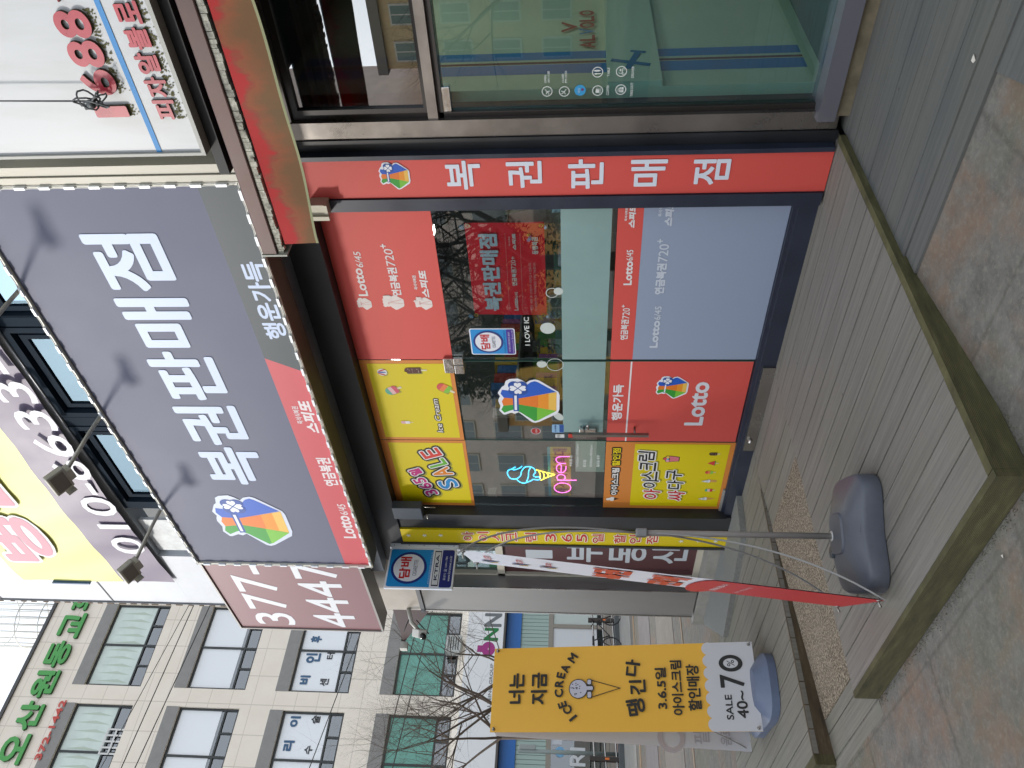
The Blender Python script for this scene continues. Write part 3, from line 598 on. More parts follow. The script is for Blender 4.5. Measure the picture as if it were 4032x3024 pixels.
for zx, zy, cols in ((1695, 1300, ['d2393f', 'ecc6c6', '4cae8d']), (1700, 1128, ['8bd04a', 'f08c50', 'da4a44']), (1740, 950, ['4a2a22'])): q = FP.uv(*zf(f9, zx, zy)); popsicle(a, q[0], q[1], .036, .062, 0, cols, sh=False)
q = FP.uv(*zf(f9, 1740, 1040)); a.poly([(q[0] - .03, q[1] - .012), (q[0] + .03, q[1] - .012), (q[0], q[1] + .045)], 'd8423c', 3); a.rect(q[0] - .004, q[1] - .045, q[0] + .004, q[1] - .012, 'e6dfc0', 3); a.rect(q[0] - .03, q[1] - .018, q[0] + .03, q[1] - .012, '3f9a44', 4)
a.build('yellow_film', wn2)
a = Art(FP)
for s_, q in (('주중(월-금)', (424, 453, 975, 1075)), ('10:00am-10:00pm', (484, 510, 880, 1078)), ('토요일', (542, 570, 1018, 1080)), ('10:00am-08:00pm', (602, 630, 885, 1078)), ('일요일 휴무', (660, 688, 977, 1078))): a.text(s_, gb(FP, f16, *q), 'e8ebe9', 2, bold=.0012)
a.text('I LOVE IC', (FP.uv(*zf(f17, 1015, 1445))[0], FP.uv(*zf(f17, 1035, 1400))[1], FP.uv(*zf(f17, 1015, 1180))[0], FP.uv(*zf(f17, 988, 1400))[1]), 'dfe6e2', 1, bold=.002)
BL = 'cfd9d4'
def blob(q, r, fill): 
    a.oval(q[0], q[1], r, BL, 1) if fill else a.ring(q[0], q[1], r, .005, BL, 1)
q = FP.uv(*zf(f17, 1200, 1285)); blob(q, .05, True); q = FP.uv(*zf(f17, 1240, 955)); blob(q, .04, False); q = FP.uv(*zf(f17, 1300, 940)); blob(q, .03, True); q = FP.uv(*zf(f16, 183, 185)); blob(q, .034, True); q = FP.uv(*zf(f16, 300, 190)); blob(q, .06, False)
q = FP.uv(*zf(f16, 330, 640)); a.oval(q[0], q[1], .05, BL, .4, ry=.03, rot=.6)
a.build('window_drawing', sf)

# -------- interior of the lottery shop
DARK = mat('dark_interior', h('24292c'), .85)
IW = mat('interior_wall', h('5c6460'), .8)
rm = thing('lottery_shop_interior', 'dim interior of the lottery shop seen through its glass', 'room', (-4, 6, 0))
b = MB(); b.box(-6.0, -2.2, 8.4, 8.5, 0, 2.95); b.box(-2.3, -2.2, 4.0, 8.4, 0, 2.95); b.box(-6.1, -6.0, 4.0, 8.4, 0, 2.95); b.build('wall', IW, rm)
b = MB(); b.box(-6.1, -2.2, 4.0, 8.5, 2.95, 3.0); b.build('ceiling', DARK, rm); b = MB(); b.box(-6.1, -2.2, 3.98, 8.5, -.03, .02); b.build('floor', DARK, rm)
LAMPM = mat('lamp_white', (1, .97, .9), .5, emit=14)
for x_, y_ in ((-5.3, 5.0), (-4.6, 6.2), (-3.9, 5.2), (-3.2, 6.4), (-2.9, 4.9), (-5.2, 7.4), (-4.2, 7.6)):
    MB().disc(Pl((x_, y_, 2.945), (1, 0, 0), (0, -1, 0)), 0, 0, .06).build('downlight', LAMPM, rm)
for y_ in (4.9, 6.6): b = MB(); b.box(-4.9, -3.6, y_, y_ + .05, 2.90, 2.94); b.build('strip_light', mat('tube_light', (.95, 1, 1), .5, emit=8), rm)
rnd = random.Random(11)
for nm, xa, ya in (('a', -3.2, 5.2), ('b', -5.9, 4.9)):
    sh = thing('display_shelf', 'grey display shelf of colourful snack packets inside the shop, ' + ('right half' if nm == 'a' else 'left half'), 'shelf', (xa, ya, 0), 'shelves inside the shop')
    b = MB(); [b.box(xa, xa + .35, ya, ya + 1.8, z_, z_ + .02) for z_ in (.3, .7, 1.1, 1.5, 1.9)]; b.box(xa, xa + .35, ya + 1.8, ya + 1.83, 0, 2.1); b.box(xa, xa + .35, ya - .03, ya, 0, 2.1); b.build('rack', mat('shelf_grey', h('7b7f80'), .6), sh)
    b = MB(); ms = [mat('pack_' + c, h(c), .5) for c in ('b43a30', 'd8b13a', '3a6fb0', 'cfcfc8', '5a9a55', 'a05a9a')]
    for z_ in (.32, .72, 1.12, 1.52, 1.92):
        y_ = ya + .02
        while y_ < ya + 1.7: w = rnd.uniform(.06, .14); b.m = rnd.randrange(6); b.box(xa + .03, xa + .3, y_, y_ + w * .9, z_, z_ + rnd.uniform(.14, .26)); y_ += w
    o = b.build('packets', ms, sh); o['kind'] = 'stuff'
ct = thing('counter', 'teal and brown shop counter standing behind the glass', 'counter', (-3.6, 4.7, 0))
b = MB(); b.box(-4.1, -3.2, 4.5, 5.0, .02, 1.42); b.build('body', mat('brown_board', h('6e5230'), .7), ct); b = MB(); b.box(-4.3, -3.1, 4.45, 5.05, 1.42, 1.5); b.build('top', mat('teal_top', h('2c5a52'), .5), ct)
q = gb(PY(4.49), f17, 1060, 1300, 1385, 1520); a = Art(PY(4.49)); a.text('쿠', (q[0], (q[1] + q[3]) / 2 + .01, q[2], q[3]), '22251f', 1, bold=.01); a.text('점', (q[0], q[1], q[2], (q[1] + q[3]) / 2 - .01), '22251f', 1, bold=.01); a.build('lettering', ct)
bp2 = PY(4.12); q = gb(bp2, f17, 840, 1300, 110, 470); b = MB(); b.box(q[0], q[2], 4.12, 4.14, 1.2, q[3]); tag(b.build('white_board', mat('white_board', h('c9cfc2'), .6)), 'white poster board behind the snake plant', 'board')
# plants
def leafy(name, label, cat, x, y, z0, leaf_fn, potcol, potr, poth):
    p = thing(name, label, cat, (x, y, z0)); b = MB()
    n = 20; prof = [(potr * .72, 0), (potr * .9, poth * .5), (potr, poth), (potr * .92, poth), (potr * .88, poth * .85)]
    b.rings([[(x + r * math.cos(2 * math.pi * k / n), y + r * math.sin(2 * math.pi * k / n), z0 + zz) for k in range(n)] for r, zz in prof]); b.build('pot', mat('pot_' + potcol, h(potcol), .5), p)
    b = MB(); leaf_fn(b, x, y, z0 + poth * .9); b.build('leaves', mat('leaf_' + name, h('2f5a2c') if name != 'snake_plant' else h('3a5f33'), .45, noise=(14, .6)), p); return p
def snake(b, x, y, z):
    rr = random.Random(2); b.smooth = True
    for k in range(16):
        a_ = rr.uniform(0, 6.28); ln = rr.uniform(.25, .5); w = rr.uniform(.02, .032); lean = rr.uniform(.05, .4); tw = rr.uniform(0, 3)
        vs = []; fs = []
        for i in range(8):
            t_ = i / 7; ww = w * (1 - t_ ** 3) * (.6 + .8 * t_ * (1 - t_) * 2); cx_ = x + math.cos(a_) * (.03 + lean * ln * t_ * t_); cy_ = y + math.sin(a_) * (.03 + lean * ln * t_ * t_) * .6; zz = z + ln * t_
            ta = tw + t_; vs += [(cx_ - ww * math.cos(ta), cy_ - ww * math.sin(ta), zz), (cx_ + ww * math.cos(ta), cy_ + ww * math.sin(ta), zz)]
        fs = [(2 * i, 2 * i + 1, 2 * i + 3, 2 * i + 2) for i in range(7)]; b.add(vs, fs)
def bushy(b, x, y, z):
    rr = random.Random(8)
    for k in range(220):
        a_ = rr.uniform(0, 6.28); r_ = rr.uniform(.01, .17) ; zz = z + rr.uniform(-.02, .26); c = Vector((x + r_ * math.cos(a_), y + r_ * math.sin(a_) * .6, zz)); d = Vector((rr.uniform(-1, 1), rr.uniform(-1, 1), rr.uniform(-.4, .6))).normalized() * rr.uniform(.02, .038); e = d.cross(Vector((rr.random(), rr.random(), rr.random()))).normalized() * .014
        b.add([c - d, c + e, c + d, c - e], [(0, 1, 2, 3)])
q = PY(4.03).uv(*zf(f17, 1240, 140)); leafy('snake_plant', 'snake plant with yellow-edged leaves in a pale blue pot by the window', 'plant', q[0] + .03, 4.05, 1.33, snake, 'a9c3da', .08, .16)
q = PY(4.05).uv(*zf(f17, 1310, 1100)); leafy('potted_plant', 'small leafy green plant in a white pot behind the hanging poster', 'plant', q[0], 4.1, 1.25, bushy, 'd7dfe3', .07, .12)
q = PY(4.08).uv(*zf(f17, 1280, 620)); b = MB(); n = 40
b.rings([[(q[0] + .075 * (1 + .04 * (k % 2)) * math.cos(2 * math.pi * k / n) * s_, 4.1 + .07 * math.sin(2 * math.pi * k / n) * s_, zz) for k in range(n)] for s_, zz in ((.85, 1.27), (1, 1.46), (.9, 1.46))]); tag(b.build('fluted_pot', mat('fluted_white', h('a9b3c4'), .5)), 'white fluted flower pot behind the frosted strip', 'pot')
b = MB(); b.box(-3.8, -2.55, 4.0, 4.35, 1.18, 1.25); tag(b.build('window_counter', mat('counter_white', h('8fa0a0'), .5)), 'narrow counter behind the glass carrying the plants', 'counter')
fz = thing('ice_cream_freezer', 'dark red and pale green chest freezer inside behind the opening hours', 'freezer', (-5.1, 4.5, 0))
b = MB(); b.box(-5.6, -5.0, 4.3, 5.2, .05, 1.25); b.build('body', mat('freezer_red', h('6a1f24'), .4), fz); b = MB(); b.box(-4.98, -4.72, 4.25, 5.2, .05, 1.38); b.build('lid', mat('freezer_green', h('8fa79b'), .35), fz)
nq = gb(PY(3.985), f16, 478, 735, 850, 1125); b = MB(); b.box(nq[0], nq[2], 3.986, 3.996, nq[1], nq[3]); tag(b.build('notice_board', mat('pale_green_board', h('a9bbb0'), .5), None, bevel=.003), 'pale green board behind the opening hours lettering', 'board')
bp3 = PY(3.983); a = Art(bp3); q = gb(bp3, f16, 262, 438, 905, 1330); a.rect(*q, 'd8bb17', 0); q2 = gb(bp3, f16, 237, 262, 905, 1332); a.rect(q2[0], q[3], q2[2], q2[3], '3fa6b2', 0); a.text('특가세일 확대', (q[0] + .02, q[1] + .03, q[2] - .02, q[3] - .02), '8a1f22', 2, bold=.006)
tag(a.build('sale_poster', None), 'yellow sale poster with red lettering behind the neon sign', 'poster')

# -------- things hung on the lottery shopfront
hp_ = thing('hanging_poster', 'glossy red lottery poster hung on suction hooks behind its corners', 'poster', (-3.1, 3.87, 1.7))
HP = PY(3.93); q = (HP.uv(*zf(f17, 800, 1165))[0], HP.uv(*zf(f17, 1178, 700))[1], HP.uv(*zf(f17, 800, 300))[0], HP.uv(*zf(f17, 465, 700))[1])
RVN = mat('red_vinyl', h('e22a3a'), .2, bump=(5, .12))
b = MB(); b.grid(lambda i, j: (q[0] + (q[2] - q[0]) * i, 3.934 + .004 * math.sin(9 * i + 2 * j) - .003 * math.sin(5 * j), q[1] + (q[3] - q[1]) * j), 16, 12); b.build('sheet', RVN, hp_)
a = Art(PY(3.926)); HP = a.pl
PW = 'ccd6ee'
a.text('복권판매점', bx(HP, f17, (700, 1122), (650, 405), (583, 760), (755, 760)), PW, 2, bold=.009)
for L0, R0 in ((845, 800), (970, 940)): a.line(HP.uv(*zf(f17, L0, 1115)), HP.uv(*zf(f17, R0, 398)), .0016, 'd8a0a0', 1)
a.text('Lotto', bx(HP, f17, (910, 1118), (900, 1003), (886, 1060), (925, 1060)), 'e8e4ea', 2, bold=.004); a.text('6/45', bx(HP, f17, (915, 998), (915, 945), (894, 970), (922, 970)), 'e8e4ea', 2, bold=.001)
a.text('연금복권', bx(HP, f17, (895, 888), (880, 735), (865, 810), (912, 810)), 'e8e4ea', 2, bold=.002); a.text('720+', bx(HP, f17, (890, 730), (865, 615), (856, 670), (900, 670)), 'e8e4ea', 2)
a.text('스피또', bx(HP, f17, (885, 552), (875, 400), (868, 475), (905, 475)), 'e8e4ea', 2, bold=.003, shear=.15); a.text('즉석식복권', bx(HP, f17, (850, 515), (840, 430), (834, 470), (850, 470)), 'e8e4ea', 2)
a.text('동행복권', bx(HP, f17, (1075, 595), (1075, 435), (1052, 515), (1110, 515)), 'e8e4ea', 2, bold=.002)
for dy, c in ((0, '8f5fc0'), (16, '3fa3d8'), (34, 'e07ab0'), (50, 'e8a23c')): p = HP.uv(*zf(f17, 1020 + (dy * 7) % 25, 465 - dy)); a.oval(p[0], p[1], .011, c, 2)
a.text('복권은 1인당 1회 10만원까지 구입하실 수 있습니다.', bx(HP, f17, (1040, 1118), (1040, 672), (1032, 900), (1056, 900)), 'e0c8cc', 2); a.text('만 19세부터 복권 구매와 당첨금 수령이 가능합니다.', bx(HP, f17, (1085, 1118), (1085, 668), (1072, 900), (1096, 900)), 'e0c8cc', 2)
a.build('lettering', hp_)
for zx, zy in ((452, 328), (1138, 328), (535, 1160), (1160, 1162)):
    p = HP.uv(*zf(f17, zx, zy)); b = MB(); pts = [(p[0] + .012 * math.cos(t * .7), 3.924, p[1] + .012 * math.sin(t * .7)) for t in range(10)]; b.tube(pts, .003, 6, False); b.build('eyelet', mat('brass', h('b8973c'), .3, 1.0), hp_)
    b = MB(); sgn = 1 if zx < 600 else -1; b.tube([(p[0], 3.926, p[1] + sgn * .03), (p[0], 3.912, p[1] + sgn * .035)], [.006, .018], 12); b.build('suction_cup', mat('clear_blue', h('6f8fae'), .15), hp_)
def cig_art(a, q, ktra=False):
    x0, z0, x1, z1 = q; w = x1 - x0; hh = z1 - z0
    a.rrect(x0, z0, x1, z1, .03 * min(w, hh) * 2, 'f0f4fb', .5); e = .012 * w / .4
    a.rrect(x0 + e, z0 + e, x1 - e, z1 - e, .05 * w, '1b93dc', 1)
    zb = z0 + hh * (.20 if ktra else .19); a.rrect(x0 + e, z0 + e, x1 - e, zb, .05 * w, '1f2b78' if ktra else '4a2f9a', 2)
    cx_, cz_ = (x0 + x1) / 2, z0 + hh * (.68 if ktra else .60); r = w * (.40 if ktra else .42); ry_ = r if ktra else hh * .335
    a.oval(cx_, cz_, r, '1f3482', 3, ry=ry_, n=40); a.oval(cx_, cz_, r * .86, 'e9ecf5', 4, ry=ry_ * .86, n=40)
    a.text('담배', (cx_ - r * .68, cz_ - ry_ * .12, cx_ + r * .68, cz_ + ry_ * .52), 'c81f26', 5, bold=r * .04); a.text('CIGARETTES', (cx_ - r * .5, cz_ - ry_ * .48, cx_ + r * .5, cz_ - ry_ * .26), '2c3350', 5)
    if ktra:
        z2 = z0 + hh * .335; a.rect(x0 + e, zb, x1 - e, z2 + .004, 'e9ecf5', 2); a.rect(x0 + e * 2, zb + .008, x1 - e * 2, z2 - .012, '1d2038', 3); a.rect(x0 + e * 3, zb + .013, x1 - e * 3, z2 - .017, 'dfe2e6', 4)
        a.text('KTRA', (x0 + w * .2, zb + .024, x1 - w * .16, z2 - .028), '1b2550', 5, bold=.004); a.text('증거인증 청소년에게 담배를 판매하지 않습니다', (x0 + w * .1, z2 + .006, x1 - w * .1, z2 + .022), 'cfe6f8', 5)
        a.text('콜센터 ☎ 1644-1785', (x0 + w * .2, z0 + hh * .11, x1 - w * .2, z0 + hh * .15), 'e6e9f5', 5); a.text('www.ktranews.co.kr', (x0 + w * .18, z0 + hh * .05, x1 - w * .18, z0 + hh * .09), 'e6e9f5', 5)
    else:
        a.text('청소년에게 담배를 판매하지 않습니다', (x0 + w * .06, zb + .008, x1 - w * .06, zb + .02), '0f3f80', 5); a.text('사단법인 담배판매인회 콜센터', (x0 + w * .12, z0 + hh * .11, x1 - w * .12, z0 + hh * .155), 'dcd8f0', 5); a.text('www.ktranews.co.kr ☎1644-1785', (x0 + w * .06, z0 + hh * .035, x1 - w * .06, z0 + hh * .075), 'dcd8f0', 5)
a = Art(PY(3.893)); q = bx(a.pl, f17, (680, 1530), (680, 1287), (478, 1405), (898, 1405)); cig_art(a, q); tag(a.build('cigarette_sticker', None), 'blue cigarette sticker with white oval stuck on the window glass', 'sticker')
# neon
NEO = {'c': mat('neon_cyan', (.05, .55, 1.0), .4, emit=2.6), 'y': mat('neon_yellow', (1.0, .68, .05), .4, emit=2.6), 'p': mat('neon_pink', (1.0, .12, .55), .4, emit=2.6)}
nn_ = thing('neon_sign', 'neon sign of a blue and yellow ice cream cone with the word Open in pink', 'neon sign', (-5.2, 3.88, 1.5)); NP = PY(3.94)
def ntube(lines, f, m, r=.0042):
    b = MB()
    for l_ in lines:
        pts = [NP.uv(*zf(f, *p)) for p in l_]
        sm_ = []
        for i in range(len(pts) - 1):
            p0 = pts[max(i - 1, 0)]; p1 = pts[i]; p2 = pts[i + 1]; p3 = pts[min(i + 2, len(pts) - 1)]
            for k in range(5):
                t_ = k / 5; sm_.append(tuple(.5 * (2 * p1[j] + (p2[j] - p0[j]) * t_ + (2 * p0[j] - 5 * p1[j] + 4 * p2[j] - p3[j]) * t_ ** 2 + (3 * p1[j] - p0[j] - 3 * p2[j] + p3[j]) * t_ ** 3) for j in (0, 1)))
        sm_.append(pts[-1]); b.tube([(p[0], 3.94, p[1]) for p in sm_], r, 6)
    return b.build({'c': 'blue_tube', 'y': 'yellow_tube', 'p': 'pink_tube'}[m], NEO[m], nn_)
ntube([[(1740, 1490), (1700, 1512), (1660, 1530), (1655, 1570), (1690, 1615), (1750, 1618), (1795, 1585), (1808, 1535), (1845, 1492), (1900, 1487), (1945, 1510), (1960, 1550)], [(1700, 1512), (1730, 1520), (1790, 1500), (1812, 1480)], [(1750, 1618), (1790, 1655), (1850, 1662), (1880, 1600), (1885, 1535), (1905, 1500)], [(1850, 1662), (1910, 1640), (1935, 1625), (1990, 1630), (2010, 1615)], [(1960, 1550), (1935, 1580), (1965, 1600), (1990, 1595), (2010, 1615)]], f8, 'c')
ntube([[(1965, 1520), (2060, 1545), (2170, 1572)], [(2170, 1572), (2080, 1605), (2015, 1635)], [(1990, 1530), (2010, 1570), (2010, 1612)], [(2035, 1540), (2052, 1575), (2050, 1612)], [(2080, 1550), (2095, 1580), (2092, 1600)]], f8, 'y')
el = lambda cx_, cy_, rx, ry_, a0=0, a1=360: [(cx_ + rx * math.cos(R(a_)), cy_ + ry_ * math.sin(R(a_))) for a_ in range(a0, a1 + 1, 20)]
ntube([el(365, 1262, 72, 42), el(352, 1172, 36, 26), [(320, 1195), (400, 1196), (488, 1196)], [(352, 1122), (352, 1065), (325, 1062), (312, 1090), (325, 1120), (360, 1130), (390, 1110), (395, 1075)], [(395, 1050), (340, 1048), (312, 1030), (312, 1005), (340, 992), (425, 990)]], f16, 'p', .0036)
#@@PART3
# ================================================================== pier signs
def frame_box(x0, x1, y0, y1, z0, z1): b = MB(); b.box(x0, x1, y0, y1, z0, z1); return b
VP = PY(3.80)
vs_ = thing('vertical_sign', 'tall narrow red sign with five white letters and a money bag on the dark pillar', 'sign', (-2.36, 3.83, 0))
frame_box(-2.452, -2.21, 3.802, 3.838, .006, 2.89).build('panel', ink(RED), vs_)
a = Art(VP); logo(a, gb(VP, f4, 725, 948, 1175, 1375), 2)
for ch, f, q in (('복', f4, (1210, 1462, 1165, 1375)), ('권', f4, (1648, 1905, 1168, 1363)), ('판', f5, (68, 325, 1155, 1370)), ('매', f5, (520, 785, 1157, 1352)), ('점', f5, (972, 1240, 1155, 1340))):
    a.text(ch, gb(VP, f, *q), 'e4ebf7', 2, bold=.0065)
a.build('lettering', vs_)
ys_ = thing('vertical_sign', 'tall narrow yellow sign with red lettering and white stars at the left pillar', 'sign', (-5.93, 3.83, 0))
frame_box(-6.035, -5.82, 3.802, 3.838, .02, 3.0).build('panel', ink('e3cb08'), ys_)
a = Art(VP)
def pxv(f, zx, zy): return VP.uv(*zf(f, zx, zy))
for zx in (240, 380, 520): a.star(*pxv(f12, zx, 460), .026, 'eef2ea', 1)
for zx in (520, 645, 770): a.star(*pxv(f19, zx, 426), .026, 'eef2ea', 1)
chs = '아이스크림365일할인점'
cxs = [762, 895, 1015, 1135, 1305, 1478, 1618, 1750, 1890, 2078, 2190, None]; cxs[-1] = (2400 + 310 / 1.8433 - 1500) * 2.212; cxs[-2] = (2400 + 185 / 1.8433 - 1500) * 2.212; cxs[-3] = (2400 + 75 / 1.8433 - 1500) * 2.212
xc = pxv(f12, 1300, 475)[0]
for ch, zx in zip(chs, cxs):
    zc = pxv(f12, zx, 480)[1]; q = (xc - .07, zc - .048, xc + .07, zc + .048)
    if ch.isdigit(): q = (xc - .06, zc - .045, xc + .06, zc + .045)
    a.text(ch, q, 'f4ead2', 2, out=.009, shear=-.05, bold=.001); a.text(ch, q, 'cc2b28', 3, bold=.003, shear=-.05)
a.build('lettering', ys_)
# cigarette sign sticking out from the yellow pillar
ks = thing('projecting_sign', 'blue cigarette sign with white circle sticking out from the left pillar', 'sign', (-6.05, 3.6, 2.7))
KP = PX(-6.05); y0_ = KP.uv(1650, 2318)[0]; zt = KP.uv(1541, 2144)[1]; zb_ = KP.uv(1802, 2145)[1]; y1_ = 3.80
b = MB(); b.box(-6.075, -6.052, y0_, y1_ - .045, zb_, zt); b.build('panel', mat('sign_white', h('d8dee6'), .4), ks, bevel=.008)
b = MB(); b.box(-6.08, -6.047, y1_ - .043, y1_ + .02, zb_ - .008, zt + .005); b.m = 1
for k in range(5): b.tube([(-6.048, y1_ - .02, zb_ + .03 + k * (zt - zb_ - .06) / 4), (-6.043, y1_ - .02, zb_ + .03 + k * (zt - zb_ - .06) / 4)], .004, 6)
b.build('mounting_flange', [mat('sign_white', h('d8dee6')), BLK], ks)
a = Art(PX(-6.051)); cig_art(a, (y0_ + .004, zb_ + .004, y1_ - .048, zt - .004), True); a.build('lettering', ks)
# black box and wires on the left pillar
jb = thing('security_light', 'small dark metal box with two brackets high on the black pillar', 'light', (-5.75, 3.78, 2.75))
JP = PY(3.76); q = gb(JP, f15, 600, 945, 285, 415); b = MB(); b.box(q[0], q[2], 3.74, 3.82, q[1], q[3]); b.build('body', mat('dark_blue_grey', h('3a434e'), .4), jb, bevel=.006)
b = MB(); b.tube([(q[0] + .015, 3.78, q[1]), (q[0] + .015, 3.77, q[1] - .03), (q[0] + .0, 3.75, q[1] - .035)], .006, 6); b.build('bracket', STEEL, jb); b = MB(); b.tube([(q[2] - .02, 3.78, q[1]), (q[2] - .02, 3.77, q[1] - .03), (q[2] - .01, 3.76, q[1] - .12)], .004, 6); b.build('bracket', STEEL, jb)
# beige box under the awning end
b = MB(); q = gb(PY(3.75), f6, 225, 355, 180, 270); b.box(q[0], q[2], 3.72, 3.84, q[1], q[3]); b.box(q[0] - .006, q[0] + .02, 3.70, 3.72, q[1] - .01, q[3]); b.box(q[0], q[2], 3.715, 3.72, q[1] - .005, q[1] + .012)
tag(b.build('junction_box', mat('aged_beige_plastic', h('b8b3a0'), .5)), 'small beige box beside the red film under the awning end', 'box')

# ================================================================== main sign
ms = thing('shop_sign', 'large slate grey lottery shop sign with white lettering and a colourful money bag', 'sign', (-4.05, 3.5, 3.8))
X0, X1, Z0, Z1 = -5.946, -2.14, 3.083, 4.66
b = MB(); b.box(X0 + .006, X1 - .006, 3.506, 3.66, Z0 + .006, Z1 - .006); b.build('panel', mat('slate_vinyl', tuple(v * .9 for v in h('64687c')), .58, noise=(.6, .04), spec=.3), ms)
b = MB(); FW = mat('white_sign_frame', h('cfcdc2'), .45)
for q in ((X0, X1, Z0, Z0 + .018), (X0, X1, Z1 - .018, Z1)): b.box(q[0], q[1], 3.488, 3.505, q[2], q[3])
for q in ((X0, X0 + .018), (X1 - .018, X1)): b.box(q[0], q[1], 3.488, 3.505, Z0 + .018, Z1 - .018)
b.build('frame', FW, ms)
b = MB(); b.box(X0, X1, 3.505, 3.665, Z0 - .003, Z0 + .0055); b.box(X0, X1, 3.505, 3.665, Z1 - .0055, Z1 + .003); b.build('casing', mat('olive_grey_metal', h('5c5a50'), .5, .2, noise=(3, .25)), ms)
SP = PY(3.504); a = Art(SP)
zb0 = 3.327
a.poly([(X0 + .006, Z0 + .006), (-3.56, Z0 + .006), (-3.43, zb0), (X0 + .006, zb0)], 'd2525c', 1); a.poly([(-3.56, Z0 + .006), (X1 - .006, Z0 + .006), (X1 - .006, zb0), (-3.43, zb0)], '434d53', 1)
WS = 'cfdffa'
a.text('복권판매점', bx(SP, S, (971, 1907), (304, 922), (776, 1785), (1018, 1795)), WS, 2, bold=.0235, res=5)
a.text('행운가득', bx(SP, f1, (1975, 1170), (1830, 608), (1925, 1120), (2082, 1120)), WS, 2, bold=.0075)
a.text('Lotto', bx(SP, f3, (1250, 1508), (1200, 1345), (1175, 1420), (1268, 1420)), 'f2e8ea', 2, bold=.011); a.text('6/45', bx(SP, f3, (1215, 1338), (1190, 1262), (1168, 1300), (1225, 1300)), 'f2e8ea', 2, bold=.002, shear=.12)
a.text('연금복권', bx(SP, f3, (1110, 1130), (1060, 925), (1038, 1030), (1138, 1030)), 'f2e8ea', 2, bold=.006)
a.text('즉석식복권', bx(SP, f3, (890, 678), (855, 552), (848, 615), (893, 615)), 'f2e8ea', 2, bold=.0015); a.text('스피또', bx(SP, f3, (980, 742), (930, 510), (903, 625), (998, 625)), 'f2e8ea', 2, bold=.008, shear=.18)
a.build('lettering', ms)
a = Art(SP); logo(a, bx(SP, f2, (1830, 1193), (1750, 830), (1568, 1000), (2085, 1000)), 2, rim='dce6fa'); a.build('money_bag_emblem', ms)
LED = mat('led_module', h('dfe6ea'), .35); wire = MB()
def ledrow(p, q, n, ax):
    for k in range(n):
        t_ = (k + .5) / n; x = p[0] + (q[0] - p[0]) * t_; z = p[1] + (q[1] - p[1]) * t_
        b = MB(); (b.box(x - .03, x + .03, 3.474, 3.487, z - .008, z + .008) if ax == 'x' else b.box(x - .008, x + .008, 3.474, 3.487, z - .03, z + .03)); b.build('led_module', LED, ms)
    pts = [(p[0] + (q[0] - p[0]) * k / (n * 2), 3.480 - .004 * (k % 2), p[1] + (q[1] - p[1]) * k / (n * 2) + (.004 * (k % 2) if ax == 'x' else 0)) for k in range(n * 2 + 1)]; wire.tube(pts, .003, 5)
ledrow((X0, Z0 + .012), (X1, Z0 + .012), 26, 'x'); ledrow((X0, Z1 - .012), (X1, Z1 - .012), 24, 'x'); ledrow((X1 - .012, Z0 + .03), (X1 - .012, Z1 - .03), 11, 'z'); ledrow((X0 + .012, Z0 + .03), (X0 + .012, Z1 - .03), 11, 'z')
wire.build('led_wire', mat('white_wire', h('cfd0cc'), .5), ms)
# sign lamps
LG_ = mat('lamp_grey', h('a5a297'), .45, .3, noise=(8, .15))
def sign_lamp(x, label):
    l = thing('sign_lamp', label, 'lamp', (x, 3.5, 4.68), 'flood lamps on arms along the top of the shop sign')
    b = MB(); b.tube([(x, 3.53, 4.67), (x, 3.36, 4.685), (x, 3.0, 4.70)], .0135, 10); b.build('arm', LG_, l)
    b = MB(); c = Vector((x, 2.93, 4.71)); ay = Vector((0, -.75, .5)).normalized(); az = Vector((0, .5, .75)).normalized(); ax = Vector((1, 0, 0))
    b.obox(c, ax, ay, az, .18, .125, .045); hd = b.build('housing', LG_, l, bevel=.008)
    b = MB(); b.obox(c + az * .027 * 1 - Vector((0, 0, 0)), ax, ay, az, .14, .09, .004); b.obox(c - az * .025, ax, ay, az, .14, .09, .006); b.build('lens', mat('dark_lens', h('6a6258'), .25), hd)
    b = MB(); b.obox(c + Vector((0, .07, -.03)), ax, ay, az, .09, .05, .07); b.build('ballast_box', LG_, l, bevel=.004)
    b = MB(); b.obox(c + Vector((-.112, .02, -.01)), ax, ay, az, .012, .06, .09); b.build('yoke', LG_, l)
sign_lamp(-5.127, 'grey flood lamp on a long arm above the money bag end of the sign'); sign_lamp(-3.992, 'grey flood lamp in the middle of the three above the sign, before the phone number'); sign_lamp(-2.857, 'grey flood lamp on an arm above the right end of the sign')
# maroon sign
mr_ = thing('shop_sign', 'maroon sign with large white phone numbers 377 and 4447 beside the grey one', 'sign', (-6.6, 3.5, 3.9))
b = MB(); b.box(-7.18, -5.951, 3.52, 3.70, 3.226, 4.64); b.build('panel', mat('maroon_vinyl', h('7c5559'), .4), mr_)
b = MB(); b.box(-7.195, -7.181, 3.505, 3.71, 3.22, 4.65); b.box(-7.18, -5.951, 3.505, 3.71, 3.205, 3.2255); b.box(-7.18, -5.951, 3.505, 3.71, 4.641, 4.655); b.build('frame', mat('sign_casing', h('8f8c88'), .4, .4), mr_)
MP = PY(3.519); a = Art(MP)
a.text('377-', bx(MP, f11, (370, 520), (190, 45), (130, 330), (455, 355)), 'eef2f8', 1, bold=.012); a.text('4447', bx(MP, f11, (830, 540), (720, 35), (600, 305), (948, 335)), 'eef2f8', 1, bold=.012); a.build('lettering', mr_)
